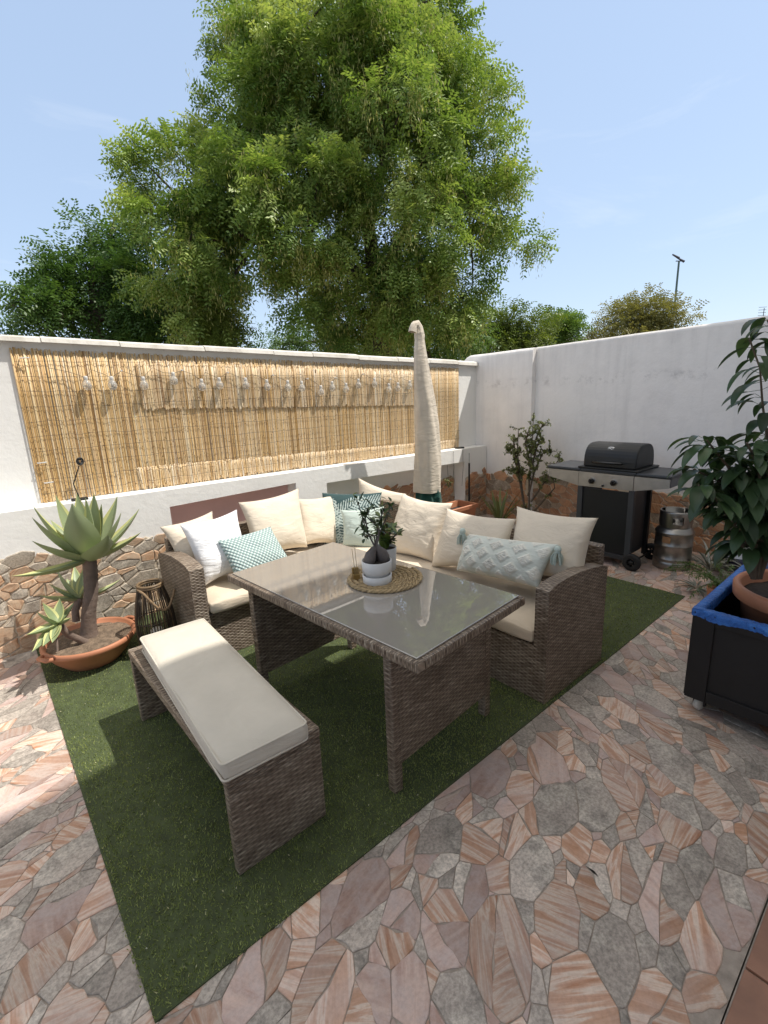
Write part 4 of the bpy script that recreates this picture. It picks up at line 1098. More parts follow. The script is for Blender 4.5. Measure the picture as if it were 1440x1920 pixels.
for c, e in tips:
    for t in np.linspace(.25, 1, 5):
        for k in range(3):
            leaf(ml, c*(1-t)+e*t, rg.normal(size=3)+V3(0, 0, .3), rg.uniform(.022, .036), rg.uniform(.016, .024), .1, .2, 3, tone=rg.uniform(.2, 1), belly=.7)
ml.build('foliage', 'jade_leaf', jp, attr='tone', fix=False)
ab = V3(4.66, 3.38, 0)
al = thing('spiky_aloe', 'low clump of narrow spiky leaves left of the jade bush', 'plant', ab)
m = MB()
for k in range(16):
    a = rg.uniform(0, 6.28); leaf(m, ab+V3(.02*math.cos(a), .02*math.sin(a), .02), (math.cos(a)*.6, math.sin(a)*.6, rg.uniform(.7, 1.6)), rg.uniform(.3, .48), .035, .5, .5, 7, tone=rg.uniform(.1, .8), belly=.3)
m.build('leaves', 'jade_leaf', al, attr='tone', fix=False)

# ------------------------------------------------------------------ barbecue
bq = thing('gas_barbecue', 'black trolley gas barbecue with closed lid and steel control panel', 'barbecue', (4.4, 1.92, 0))
FX, BK = 4.20, 4.62
m = MB(); m.box((FX-.01, 2.165, .838), (BK, 2.50, .868), .012); m.build('side_shelf', 'shelf_grey', bq)
m = MB(); m.box((FX-.01, 1.40, .838), (BK, 1.675, .868), .012); m.build('side_shelf', 'shelf_grey', bq)
def panel(name, y0, y1, zb0, zb1, x=FX):
    m = MB(); zt_ = .8365; m.prism([(y0, zb0), (y1, zb1), (y1, zt_), (y0, zt_)], 0, x, x+.02); return m.build(name, 'stainless', bq)
panel('shelf_front', 2.183, 2.485, .705, .765); panel('shelf_front', 1.415, 1.687, .765, .712)
cp = panel('control_panel', 1.692, 2.178, .712, .705, FX-.004)
m = MB(); m.prism([(FX+.021, .765), (BK-.02, .765), (BK-.02, .8365), (FX+.021, .8365)], 1, 1.412, 1.43); m.build('shelf_end', 'leg_grey', bq)
m = MB(); m.prism([(FX+.021, .765), (BK-.02, .765), (BK-.02, .8365), (FX+.021, .8365)], 1, 2.47, 2.488); m.build('shelf_end', 'leg_grey', bq)
def knob(y, z, r_):
    m = MB(); pts = [(FX-.005, y, z), (FX-.012, y, z), (FX-.014, y, z), (FX-.030, y, z), (FX-.034, y, z)]
    m.tube(pts[:2], [r_*1.28, r_*1.2], 20); o = m.build('knob_ring', 'knob_ring', bq)
    m = MB(); m.tube(pts[2:], [r_, r_*.9, r_*.75], 20); m.box((FX-.042, y-r_*.28, z-r_*.9), (FX-.03, y+r_*.28, z+r_*.9), .003); m.build('knob', 'plastic_black', bq)
kz = [AX(p, FX-.02) for p in ((1108, 902), (1149, 906))]
knob(kz[0][1], kz[0][2], .024); knob(kz[1][1], kz[1][2], .024)
iz = AX((1130, 911), FX-.01); m = MB(); m.tube([(FX-.004, iz[1], iz[2]), (FX-.018, iz[1], iz[2])], .010, 12); m.build('igniter', 'plastic_black', bq)
# lid with an arched section
m = MB(); m.box((FX-.006, 1.655, .8685), (BK+.01, 2.19, .886), .006); m.box((FX+.02, 1.69, .80), (BK-.02, 2.16, .8375)); m.build('firebox', 'black_metal', bq)
m = MB(); m.box((FX-.008, 1.6755, .838), (FX+.03, 2.1645, .8675), .006); m.build('front_rail', 'shelf_grey', bq)
lp = []
for i in range(19):
    t = math.pi*i/18; c, s_ = math.cos(t), math.sin(t)
    lp.append((4.405-.188*math.copysign(abs(c)**.62, c), .8865+.205*abs(s_)**.72))
m = MB(); m.prism(lp, 1, 1.69, 2.152); lid = m.build('lid', 'black_metal', bq)
bv = lid.modifiers.new('bevel', 'BEVEL'); bv.width = .012; bv.segments = 3; bv.limit_method = 'ANGLE'; bv.angle_limit = R(50)
m = MB(); m.tube([(FX-.005, 1.80, .935), (FX-.02, 1.80, .935), (FX-.02, 2.05, .935), (FX-.005, 2.05, .935)], .011, 10)
m.build('lid_handle', 'plastic_black', bq)
bpos = AX((1149, 843), 4.3)
m = MB(); nb_ = 28; c = V3(4.262, bpos[1], 1.047); tx = norm(V3(.62, 0, .78)); ty = V3(0, -1, 0); no = norm(np.cross(tx, ty)); no = no if no[0] < 0 else -no
ring = lambda a, b, h: [c+no*h+ty*a*math.cos(2*math.pi*j/nb_)+tx*b*math.sin(2*math.pi*j/nb_) for j in range(nb_)]
vs = ring(.040, .021, -.006)+ring(.040, .021, .004)+ring(.033, .015, .004)+ring(.033, .015, .001)
m.add(vs, [(k*nb_+j, k*nb_+(j+1) % nb_, (k+1)*nb_+(j+1) % nb_, (k+1)*nb_+j) for k in range(3) for j in range(nb_)], True)
m.tube([c+no*.003+ty*-.026+tx*-.003, c+no*.004+ty*-.008+tx*.005, c+no*.004+ty*.008+tx*-.004, c+no*.003+ty*.026+tx*.004], .0028, 6)
bo = m.build('badge', 'chrome', lid)
for (x, y, k) in ((FX+.03, 2.165, 0), (FX+.03, 1.705, 1)):
    m = MB(); m.box((x-.022, y-.024, .055), (x+.022, y+.024, .7115 if k else .7045), .004); m.build('leg', 'leg_grey', bq)
for y in (2.165, 1.705):
    m = MB(); m.box((BK-.05, y-.02, .055), (BK-.01, y+.02, .80), .004); m.build('leg', 'black_metal', bq)
m = MB(); m.box((FX+.022, 1.731, .12), (FX+.036, 2.139, .69), .004); m.build('door', 'cabinet_black', bq)
m = MB(); m.box((FX+.04, 1.73, .10), (BK-.055, 2.14, .118)); m.box((FX+.01, 1.7295, .075), (FX+.045, 2.1405, .115), .004)
m.box((FX+.04, 2.14, .12), (BK-.055, 2.155, .69)); m.box((FX+.04, 1.715, .12), (BK-.055, 1.73, .69)); m.build('cabinet', 'shelf_grey', bq)
for x in (FX-.015, BK-.02):
    wc = V3(x+.02, 1.655, .078)
    m = MB(); m.lathe([(.035, -.02), (.060, -.021), (.074, -.017), (.078, -.008), (.078, .008), (.074, .017), (.060, .021), (.035, .02)], (0, 0, 0), 32)
    for j in range(5):
        a = 2*math.pi*j/5; m.tube([(0, 0, 0), (.05*math.cos(a), .05*math.sin(a), 0)], .010, 6)
    m.lathe([(.001, -.022), (.016, -.022), (.018, -.018), (.018, .018), (.016, .022), (.001, .022)], (0, 0, 0), 16)
    m.v = [(wc[0]+z, wc[1]+x_, wc[2]+y_) for x_, y_, z in m.v]
    m.build('wheel', 'rubber', bq)
m = MB(); m.tube([(FX, 1.655, .078), (BK+.01, 1.655, .078)], .008, 8); m.box((FX+.01, 1.65, .07), (FX+.05, 1.70, .09)); m.build('axle', 'black_metal', bq)

# keg
kc = V3(4.555, 1.455, .006)
kg = thing('steel_keg', 'dented stainless steel beer keg standing right of the barbecue', 'keg', kc)
m = MB()
rk = .150
m.lathe([(.001, .03), (rk-.012, .03), (rk-.004, 0), (rk, .002), (rk, .06), (rk-.004, .064), (rk-.004, .078), (rk+.001, .084), (rk+.001, .094), (rk-.004, .10), (rk-.003, .20), (rk+.001, .206), (rk+.001, .216), (rk-.003, .222), (rk-.003, .31), (rk+.003, .318), (rk+.003, .328), (rk-.004, .335), (rk-.012, .352), (rk-.030, .37), (rk-.05, .385), (.06, .392), (.03, .40), (.03, .43), (.001, .432)], kc, 48)
m.build('body', 'keg_steel', kg)
m = MB(); n = 48; vs = []; fs = []
R1 = rk-.022
for i, (r_, z) in enumerate(((R1-.004, .37), (R1, .405), (R1, .47), (R1, .50), (R1-.002, .512), (R1-.014, .512), (R1-.014, .37))):
    for j in range(n):
        t = 2*math.pi*j/n; vs.append(kc+V3(r_*math.cos(t), r_*math.sin(t), z))
for i in range(6):
    for j in range(n):
        hole = (j % 16) in (9, 10, 11, 12, 13) and i in (1, 5)
        if i == 5 and (j % 16) in (9, 10, 11, 12, 13): continue
        if hole: continue
        fs.append((i*n+j, i*n+(j+1) % n, (i+1)*n+(j+1) % n, (i+1)*n+j))
m.add(vs, fs, True); m.build('handle_collar', 'keg_steel', kg)
m = MB(); a0_ = math.atan2(-kc[1], -kc[0])-.32; vs = []
for i in range(9):
    for z in (.262, .318): vs.append(kc+V3((rk+.0012)*math.cos(a0_-.28+.056*i), (rk+.0012)*math.sin(a0_-.28+.056*i), z-.02))
m.add(vs, [(2*i, 2*i+2, 2*i+3, 2*i+1) for i in range(8)], True); m.build('label', 'keg_label', kg)
m = MB(); a1_ = math.atan2(-kc[1], -kc[0]); hb = kc+V3((rk-.002)*math.cos(a1_), (rk-.002)*math.sin(a1_), .032); m.tube([hb, hb+V3(-.003, -.001, 0)], .010, 10); m.build('drain_hole', 'plastic_black', kg)

# ------------------------------------------------------------------ agave in its bowl
ac = V3(.36, 3.40, .012)
bo = thing('agave_planter', 'tall spineless agave with two offsets in a wide terracotta bowl', 'potted plant', ac)
m = MB(); m.lathe([(.001, 0), (.155, 0), (.165, .01), (.215, .065), (.252, .125), (.262, .13), (.268, .145), (.266, .162), (.256, .168), (.244, .160), (.236, .135), (.001, .128)], ac, 56); bowl = m.build('bowl', 'terracotta', bo)
m = MB(); n = 40; vs = [ac+V3(0, 0, .148)]
for k in range(1, 9):
    for j in range(n):
        t = 2*math.pi*j/n; r_ = .242*k/8
        vs.append(ac+V3(r_*math.cos(t), r_*math.sin(t), .146-.008*(k/8)**3+.010*mnoise.noise((r_*20*math.cos(t), r_*20*math.sin(t), 4))))
m.add(vs, [(0, 1+j, 1+(j+1) % n) for j in range(n)]+[(1+k*n+j, 1+k*n+(j+1) % n, 1+(k+1)*n+(j+1) % n, 1+(k+1)*n+j) for k in range(7) for j in range(n)], True); m.build('soil', 'soil', bo)
for a_ in (0.35, 3.6):
    cc = ac+V3(.268*math.cos(a_), .268*math.sin(a_), .15); m = MB()
    m.tube([cc+V3(-.05*math.sin(a_), .05*math.cos(a_), 0), cc+V3(.03*math.cos(a_)-.035*math.sin(a_), .03*math.sin(a_)+.035*math.cos(a_), .004), cc+V3(.03*math.cos(a_)+.035*math.sin(a_), .03*math.sin(a_)-.035*math.cos(a_), .004), cc+V3(.05*math.sin(a_), -.05*math.cos(a_), 0)], .013, 8); m.build('rim_handle', 'terracotta', bo)
YA = 3.43
def agleaf(mb, base, tip, W_, bend=.12, depth=0.0, up=.0, tone=.5, n=14):
    """broad fleshy leaf from base to tip, sagging or arching"""
    base = np.array(base, float); tip = np.array(tip, float); ax = tip-base; L_ = np.linalg.norm(ax); d = ax/L_
    # face the upper side inward/upward
    outw = norm(V3(d[0], d[1], 0)+1e-6); nn = norm(V3(0, 0, 1)-d*d[2]+(-outw)*.2); nn = norm(nn-d*(nn@d)); s = norm(np.cross(d, nn))
    vs = []; fs = []; cs = []; K = 7
    for i in range(n+1):
        k = i/n
        wd = W_*.5*(.42+.58*math.sin(math.pi*min(1, k*.98+.02)**.9)**1.0)*(1-k**3.2)**.8 if k < 1 else 0.001
        c = base+ax*k - nn*(bend*L_*4*k*(1-k)*.5)
        for j in range(K):
            q = 2*j/(K-1)-1
            vs.append(c+s*wd*q+nn*(wd*.42*q*q-.0)); 
    for i in range(n):
        for j in range(K-1):
            fs.append((i*K+j, i*K+j+1, (i+1)*K+j+1, (i+1)*K+j)); q = abs((2*(j+.5)/(K-1))-1); cs.append((1.0 if j in (0, K-2) else q*.6, tone, 0))
    b = len(vs)  # underside
    for i in range(n+1):
        k = i/n; th = .016*(1-k)**.7+.001
        for j in range(K):
            q = 2*j/(K-1)-1; vs.append(np.array(vs[i*K+j])-nn*th*(1-q*q))
    for i in range(n):
        for j in range(K-1):
            fs.append((b+i*K+j, b+(i+1)*K+j, b+(i+1)*K+j+1, b+i*K+j+1)); cs.append((.3, tone*.8, 0))
    mb.add(vs, fs, True, cs)
tb_ = ac+V3(.0, .04, .14); tt = AY((168, 1050), YA)
m = MB(); pth = [tb_, AY((166, 1150), YA), AY((171, 1110), YA), AY((170, 1075), YA), tt+V3(0, 0, .02)]
dense = []
for a, b in zip(pth[:-1], pth[1:]):
    for i in range(8): dense.append(a+(b-a)*i/8)
m.tube(dense, [.040+.016*math.exp(-i/3)+.0022*(i % 2) for i in range(len(dense))], 18); m.build('trunk', 'agave_trunk', bo)
m = MB(); C = tt+V3(0, 0, .04)
lv = [((62, 948), .10, .10, .02), ((60, 970), .09, .02, -.10), ((104, 928), .12, .10, .10), ((144, 926), .11, .16, .14), ((160, 934), .10, .05, .02), ((176, 925), .13, .14, .08), ((220, 930), .12, .12, .10), ((227, 961), .10, .05, -.08), ((261, 954), .09, .02, .02), ((135, 944), .165, .06, -.22), ((203, 1003), .15, -.02, -.33), ((264, 998), .10, -.03, -.10), ((60, 1014), .11, -.02, -.12), ((22, 1080), .09, -.05, -.14), ((190, 945), .09, .1, .06), ((95, 975), .10, .05, .2)]
for i, (px, W_, bd, dy) in enumerate(lv):
    tip = AY(px, YA+dy); o_ = norm(tip-C); agleaf(m, C+V3(o_[0]*.02, o_[1]*.02, -.03), tip, W_*1.2, .14 if dy > -.2 else .20, tone=.25+.6*((i*37) % 10)/10)
m.build('rosette', 'agave_leaf', bo, attr='tone', fix=False)
m = MB(); C2 = AY((150, 1122), YA+.10); m.tube([AY((143, 1165), YA+.08), AY((141, 1145), YA+.09), C2], [.022, .022, .026], 10); m.build('offset_stem', 'agave_trunk', bo)
m = MB()
for i, (px, W_, dy) in enumerate((((107, 1068), .085, .0), ((139, 1060), .08, .2), ((157, 1062), .07, .12), ((92, 1094), .06, .02), ((73, 1116), .07, -.02), ((226, 1086), .06, .05), ((165, 1085), .08, .0), ((125, 1085), .08, .18))):
    agleaf(m, C2, AY(px, YA+.1+dy), W_, .14, tone=.4+.5*((i*31) % 10)/10)
m.build('rosette', 'agave_leaf', bo, attr='tone', fix=False)
m = MB(); C3 = AY((108, 1168), YA-.12); m.tube([ac+V3(-.03, -.04, .14), AY((128, 1190), YA-.09), C3], [.022, .02, .022], 10); m.tube([AY((104, 1180), YA-.15), AY((107, 1205), YA-.2), AY((108, 1222), YA-.22)], .006, 6); m.build('offset_stem', 'agave_trunk', bo)
m = MB()
for i, (px, W_, dy) in enumerate((((80, 1130), .07, .05), ((112, 1122), .07, .08), ((138, 1130), .06, .05), ((50, 1190), .08, -.10), ((60, 1222), .08, -.16), ((69, 1147), .05, -.02), ((80, 1212), .07, -.2), ((133, 1158), .05, -.06), ((98, 1205), .06, -.2), ((95, 1140), .06, .12))):
    agleaf(m, C3, AY(px, YA-.12+dy), W_, .12, tone=.0+.25*((i*31) % 10)/10)
m.build('rosette', 'agave_leaf', bo, attr='tone', fix=False)

# bamboo lantern
lc = V3(.712, 3.20, .012)
ln_ = thing('bamboo_lantern', 'dark slatted bamboo lantern with rope handle between agave and sofa', 'lantern', lc)
lpz = [(0, .100), (.05, .112), (.14, .120), (.25, .116), (.34, .102), (.42, .082), (.455, .074)]
def lr(z):
    for (a, ra), (b, rb) in zip(lpz[:-1], lpz[1:]):
        if a <= z <= b: return ra+(rb-ra)*(z-a)/(b-a)
    return lpz[-1][1]
m = MB(); nsl = 46
for j in range(nsl):
    t = 2*math.pi*j/nsl+random.uniform(-.02, .02)
    m.cur = 1 if random.random() < .65 else 0
    m.tube([lc+V3(lr(z)*math.cos(t), lr(z)*math.sin(t), z) for z in np.linspace(0.005, .455, 10)], .0036, 5)
m.build('slats', ['cane', 'dark_cane'], ln_)
def ring_tube(mb, c, r_, tr, n=40, k=7):
    mb.tube([c+V3(r_*math.cos(2*math.pi*j/n), r_*math.sin(2*math.pi*j/n), 0) for j in range(n+1)], tr, k, False)
for z, tr in ((.008, .008), (.455, .009), (.468, .009), (.23, .004)):
    m = MB(); ring_tube(m, lc+V3(0, 0, z), lr(min(z, .455))-.001, tr); m.build('hoop', 'cane' if z > .3 else 'dark_cane', ln_)
m = MB(); m.tube([lc+V3(-.078, -.02, .455)+V3(.0, -.0, 0)]+[lc+V3(-.07+.19*t, -.085-.05*math.sin(math.pi*t), .46-.14*math.sin(math.pi*t*.9)) for t in np.linspace(.05, 1, 10)], .008, 8); m.build('rope_handle', 'rope', ln_)
m = MB(); m.lathe([(.001, .01), (.095, .01), (.095, .02), (.001, .02)], lc, 24); m.build('floor_disc', 'dark_cane', ln_)
m = MB(); m.lathe([(.001, .02), (.04, .02), (.04, .15), (.035, .155), (.001, .155)], lc, 20); m.build('candle', 'caster_white', ln_)

# ------------------------------------------------------------------ black planter box on castors, right foreground
bxc = V3(2.88, .29, 0)
pb = thing('planter_box', 'black wooden planter box on white castors with crinkled blue film along its rim', 'planter', bxc)
X0, X1, Y0, Y1, Z0, Z1 = 2.478, 3.27, -.11, .665, .085, .545
m = MB(); t_ = .025
m.box((X0, Y0, Z0), (X0+t_, Y1, Z1), .003); m.box((X1-t_, Y0, Z0), (X1, Y1, Z1), .003); m.box((X0+t_, Y1-t_, Z0), (X1-t_, Y1, Z1-.001), .003); m.box((X0+t_, Y0, Z0), (X1-t_, Y0+t_, Z1-.001), .003); m.box((X0+t_, Y0+t_, Z0), (X1-t_, Y1-t_, Z0+.02))
m.build('box', 'black_wood', pb)
m = MB()
for (a, b) in (((X0-.012, Y1-.085, Z0-.002), (X0-.0005, Y1+.004, Z1-.004)), ((X0-.012, Y0, Z0-.002), (X0-.0005, Y0+.085, Z1-.004)), ((X0-.0115, Y0+.086, Z0), (X0-.0005, Y1-.086, Z0+.06)), ((X0-.0115, Y0+.086, Z1-.06), (X0-.0005, Y1-.086, Z1-.005)), ((X0, Y1+.0005, Z0), (X0+.08, Y1+.011, Z1-.005))):
    m.box(a, b, .003)
m.build('frame_trim', 'black_wood', pb)
# crinkled film wrapped over the rim
m = MB(); rg = np.random.default_rng(3)
def film(p, q, out, n=170):
    p, q, out = map(np.array, (p, q, out)); vs = []; K = 7
    for i in range(n+1):
        c = p+(q-p)*i/n; x = np.linalg.norm(q-p)*i/n
        hang = .030+.022*mnoise.noise((x*8, out[0], 2))+.016*max(0, mnoise.noise((x*21, 5, out[1])))+.006*mnoise.noise((x*70, 3, 3))
        e = .004*mnoise.noise((x*40, 1, 3))+.003*mnoise.noise((x*110, 1, 3)); e2 = .004*mnoise.noise((x*35, 4, 8))+.003*mnoise.noise((x*95, 2, 6))
        vs += [c+out*(.015+e*1.2)+V3(0, 0, -hang), c+out*(.0135+e2)+V3(0, 0, -.012), c+out*(.0135)+V3(0, 0, .001+e*.5), c+out*.006+V3(0, 0, .005+e2*.6), c-out*.018+V3(0, 0, .008+e), c-out*(.031+e)+V3(0, 0, .003+e2), c-out*(.034+e2)+V3(0, 0, -.03-hang*.3)]
    m.add(vs, [(i*K+j, i*K+j+1, (i+1)*K+j+1, (i+1)*K+j) for i in range(n) for j in range(K-1)], True)
film((X0, Y0-.01, Z1), (X0, Y1+.012, Z1), (-1., 0, 0)); film((X0-.012, Y1, Z1+.001), (X1+.01, Y1, Z1+.001), (0, 1., 0)); film((X1, Y0, Z1), (X1, Y1, Z1), (1., 0, 0)); film((X0, Y0, Z1+.001), (X1, Y0, Z1+.001), (0, -1., 0))
m.build('blue_film', 'blue_film', pb, fix=True)
for (x, y) in ((X0+.05, Y1-.05), (X1-.06, Y1-.06), (X0+.05, Y0+.06), (X1-.06, Y0+.06)):
    m = MB(); m.lathe([(.001, -.014), (.026, -.014), (.033, -.010), (.035, 0), (.033, .010), (.026, .014), (.001, .014)], (0, 0, 0), 24)
    m.v = [(x+a*.92+z*.38, y+z*.92-a*.38, .036+b) for a, b, z in m.v]; cst = m.build('castor', 'caster_white', pb)
    m = MB(); m.box((x-.02, y-.025, .066), (x+.02, y+.025, .0845)); m.box((x-.012, y-.026, .03), (x+.012, y-.018, .07)); m.box((x-.012, y+.018, .03), (x+.012, y+.026, .07)); m.build('castor_fork', 'black_metal', cst)
rc = V3(2.90, .335, 0); ZR = .612
cpot = thing('chilli_plant', 'leafy dark green chilli plant with white flowers in a terracotta pot', 'potted plant', rc+V3(0, 0, .106))
m = MB(); RR = .285
m.lathe([(.001, .106), (.19, .106), (.20, .115), (.252, ZR-.075), (RR-.01, ZR-.072), (RR, ZR-.062), (RR+.003, ZR-.012), (RR-.006, ZR), (RR-.022, ZR), (RR-.032, ZR-.012), (RR-.036, ZR-.09), (.001, ZR-.085)], rc, 64); m.build('pot', 'terracotta', cpot)
m = MB(); n = 40; vs = [rc+V3(0, 0, ZR-.055)]
for k in range(1, 7):
    for j in range(n):
        t = 2*math.pi*j/n; r_ = (RR-.036)*k/6; vs.append(rc+V3(r_*math.cos(t), r_*math.sin(t), ZR-.058+.012*mnoise.noise((r_*22*math.cos(t), r_*22*math.sin(t), 9))))
m.add(vs, [(0, 1+j, 1+(j+1) % n) for j in range(n)]+[(1+k*n+j, 1+k*n+(j+1) % n, 1+(k+1)*n+(j+1) % n, 1+(k+1)*n+j) for k in range(5) for j in range(n)], True); m.build('soil', 'dark_soil', cpot)
rg = np.random.default_rng(15)
def cx(px, d=0.): return plane(px, (fw[0], fw[1], 0), fw[:2]@rc[:2]+d)
stemsP = [[(1412, 1085), (1405, 980), (1385, 900), (1345, 850), (1325, 825)], [(1415, 1085), (1420, 960), (1425, 880), (1400, 830)], [(1420, 1085), (1435, 950), (1443, 850), (1430, 760), (1425, 690), (1405, 635)], [(1412, 1080), (1390, 960), (1345, 900), (1300, 880)], [(1410, 1080), (1380, 985), (1340, 930), (1310, 910)], [(1425, 1085), (1450, 940), (1480, 850), (1500, 780)], [(1425, 1080), (1470, 960), (1520, 900)], [(1443, 850), (1450, 740), (1460, 650), (1440, 600)], [(1415, 1080), (1385, 930), (1365, 870)]]
m = MB(); nodes = []
for si, path in enumerate(stemsP):
    dd = rg.normal(0, .09) if si else -.05
    P_ = [cx(q, dd*i/3) for i, q in enumerate(path)]
    m.tube(P_, [max(.0035, .011-.0022*i) for i in range(len(P_))], 7)
    for i in range(1, len(P_)):
        L_ = np.linalg.norm(P_[i]-P_[i-1])
        for t in np.arange(.2, 1.01, .035/L_ if i > 1 else .09/L_):
            c = P_[i-1]*(1-t)+P_[i]*t
            if c[2] > .80: nodes.append((c, si))
m.build('stems', 'twig', cpot)
m = MB()
for c, si in nodes:
    tall = c[2] > 1.36
    for k in range(2 if tall else 5):
        a = rg.uniform(0, 6.28); el = rg.uniform(-.3, .6)
        st0 = c; d = V3(math.cos(a), math.sin(a), el); ln = rg.uniform(.02, .09 if not tall else .05); e = c+norm(d)*ln
        sz = rg.uniform(.07, .15) if not tall else rg.uniform(.07, .13)
        leaf(m, e, norm(V3(d[0], d[1], rg.uniform(-.5, .15))), sz, sz*rg.uniform(.34, .46), rg.uniform(.9, 2.0), .35, 7, tone=float(np.clip(rg.normal(.4, .22), 0, 1)))
        m.add([c, e, e+V3(0, 0, .002), c+V3(0, 0, .002)], [(0, 1, 2, 3)], False, [.6])
    if not tall and rg.random() < .35:
        e = c+norm(rg.normal(size=3))*rg.uniform(.05, .12); fl = MB()
        for j in range(5):
            a = 2*math.pi*j/5; leaf(fl, e, (math.cos(a), math.sin(a), -.5), .012, .009, .2, .1, 2, tone=.5)
        fl.build('flower', 'flower_white', cpot, attr='tone', fix=False)
m.build('foliage', 'chilli_leaf', cpot, attr='tone', fix=False)

# clutter between the planter box and the side wall
def tuftplant(name, label, cat, loc, n, L0, L1, W_, mat, el=(.2, 1.2), droop=1.0, mb=None):
    o = thing(name, label, cat, loc, 0, 'striped plants around the keg' if name == 'spider_plant' else None); m = MB()
    for k in range(n):
        a = rg.uniform(0, 6.28); leaf(m, np.array(loc)+V3(.02*math.cos(a), .02*math.sin(a), .02), (math.cos(a), math.sin(a), rg.uniform(*el)), rg.uniform(L0, L1), W_, droop, .4, 6, tone=rg.uniform(0, 1), belly=.3)
    m.build('leaves', mat, o, attr='tone', fix=False); return o
tuftplant('spider_plant', 'grey striped spider plant against the keg', 'plant', (4.62, 1.17, 0), 46, .18, .38, .020, 'striped_leaf', (.5, 2.2), 1.3)
tuftplant('spider_plant', 'flat striped tuft sprawling on the paving before the keg', 'plant', (4.12, 1.12, .006), 22, .10, .19, .018, 'striped_leaf', (.05, .5), .5)
tuftplant('spider_plant', 'striped spider plant clump near the white bag', 'plant', (4.72, .90, 0), 44, .2, .42, .022, 'striped_leaf', (.4, 1.8), 1.2)
fc = V3(3.95, .92, .0)
fn = thing('asparagus_fern', 'feathery light green fern between the planter box and the keg', 'fern', fc)
m = MB()
for k in range(34):
    a = rg.uniform(0, 6.28); ln = rg.uniform(.22, .42); d = norm(V3(math.cos(a), math.sin(a), rg.uniform(.5, 1.8))); p = fc+V3(0, 0, .12); 
    for i in range(15):
        q = p+d*ln/15; m.add([p, q, q+V3(0, 0, .003), p+V3(0, 0, .003)], [(0, 1, 2, 3)], False, [.3])
        for s_ in range(5):
            leaf(m, q, rg.normal(size=3)*V3(1, 1, .5)+d*.6, rg.uniform(.02, .04), .006, .2, .1, 2, tone=rg.uniform(.1, 1))
        p = q; d = norm(d+V3(0, 0, -.10))
m.build('fronds', 'fern_leaf', fn, attr='tone', fix=False)
m = MB(); m.lathe([(.001, 0), (.07, 0), (.09, .13), (.085, .135), (.078, .12), (.001, .118)], fc, 24); m.build('pot', 'terracotta', fn)
def bag(name, label, cat, c, sz, mats, seed, lean=(0, 0, 0)):
    o = thing(name, label, cat, c); r_ = np.random.default_rng(seed)
    for k, mt in enumerate(mats):
        m = MB(); n = 12; vs = []
        z0, z1 = sz[2]*k/len(mats), sz[2]*(k+1)/len(mats)
        rings = 8
        for i in range(rings+1):
            z = z0+(z1-z0)*i/rings; f = 1-.35*(z/sz[2])**2
            for j in range(n):
                t = 2*math.pi*j/n; q = 1+.22*mnoise.noise((math.cos(t)*1.6+seed, math.sin(t)*1.6, z*14))
                vs.append(np.array(c)+V3(sz[0]*f*q*math.cos(t)+lean[0]*z, sz[1]*f*q*math.sin(t)+lean[1]*z, z))
        fs = [(i*n+j, i*n+(j+1) % n, (i+1)*n+(j+1) % n, (i+1)*n+j) for i in range(rings) for j in range(n)]
        if k == len(mats)-1: fs.append(tuple(rings*n+j for j in range(n)))
        m.add(vs, fs, True); m.build('bag_panel' if len(mats) > 1 else 'bag_body', mt, o)
    return o
pk = AX((1396, 1040), 3.55)
bag('seed_bag', 'crumpled pink and yellow packet behind the terracotta pot', 'packet', (3.48, .60, .30), (.075, .075, .36), ['paper_pink', 'paper_red', 'paper_yellow'], 5, (.1, .0))
cr = thing('wooden_crate', 'dark low crate hidden behind the planter box', 'crate', (3.48, .60, 0))
m = MB()
for k in range(4): m.box((3.34, .46, .02+k*.07), (3.62, .474, .08+k*.07)); m.box((3.34, .726, .02+k*.07), (3.62, .74, .08+k*.07)); m.box((3.34, .476, .02+k*.07), (3.354, .724, .08+k*.07)); m.box((3.606, .476, .02+k*.07), (3.62, .724, .08+k*.07))
m.box((3.356, .476, .27), (3.604, .724, .295)); m.build('slats', 'black_wood', cr)
bag('plastic_bag', 'small white and navy plastic bag on the ground beside the side wall', 'bag', (4.86, 1.02, .0), (.13, .11, .24), ['bag_dark', 'bag_white'], 8)
bag('plastic_bag', 'crumpled blue plastic bag sitting behind the chilli pot', 'bag', (3.12, .58, .50), (.07, .06, .17), ['bag_blue'], 12)

# ------------------------------------------------------------------ trees beyond the wall
def sprigs(P, D, L, K, ll, lw, rng, curl=.5):
    """pinnate leaves: P,D (n,3), L (n,) -> leaflet quads (n*K*2)"""
    n = len(P); up_ = norm(rng.normal(size=(n, 3))*.6+np.array([0, 0, 1])); S = norm(np.cross(D, up_)); N_ = np.cross(S, D)
    out = []
    for i in range(K):
        t = (i+.6)/K
        base = P+D*(L*t)[:, None]-np.array([0, 0, 1])*(curl*L*t*t*.5)[:, None]
        for s in (-1, 1):
            d = norm(D*.45+S*s*.9+N_*rng.normal(0, .25, (n, 1))+np.array([0, 0, -.25]))
            q = leaf_quads2(base, d, N_, ll*rng.uniform(.8, 1.2, n), lw*rng.uniform(.8, 1.2, n))
            out.append(q)
    return np.concatenate(out)
def leaf_quads2(P, D, N_, L, W):
    s = norm(np.cross(D, N_)); L = L[:, None]; W = W[:, None]
    return np.stack([P, P+D*L*.45+s*W*.5, P+D*L, P+D*L*.45-s*W*.5], 1)
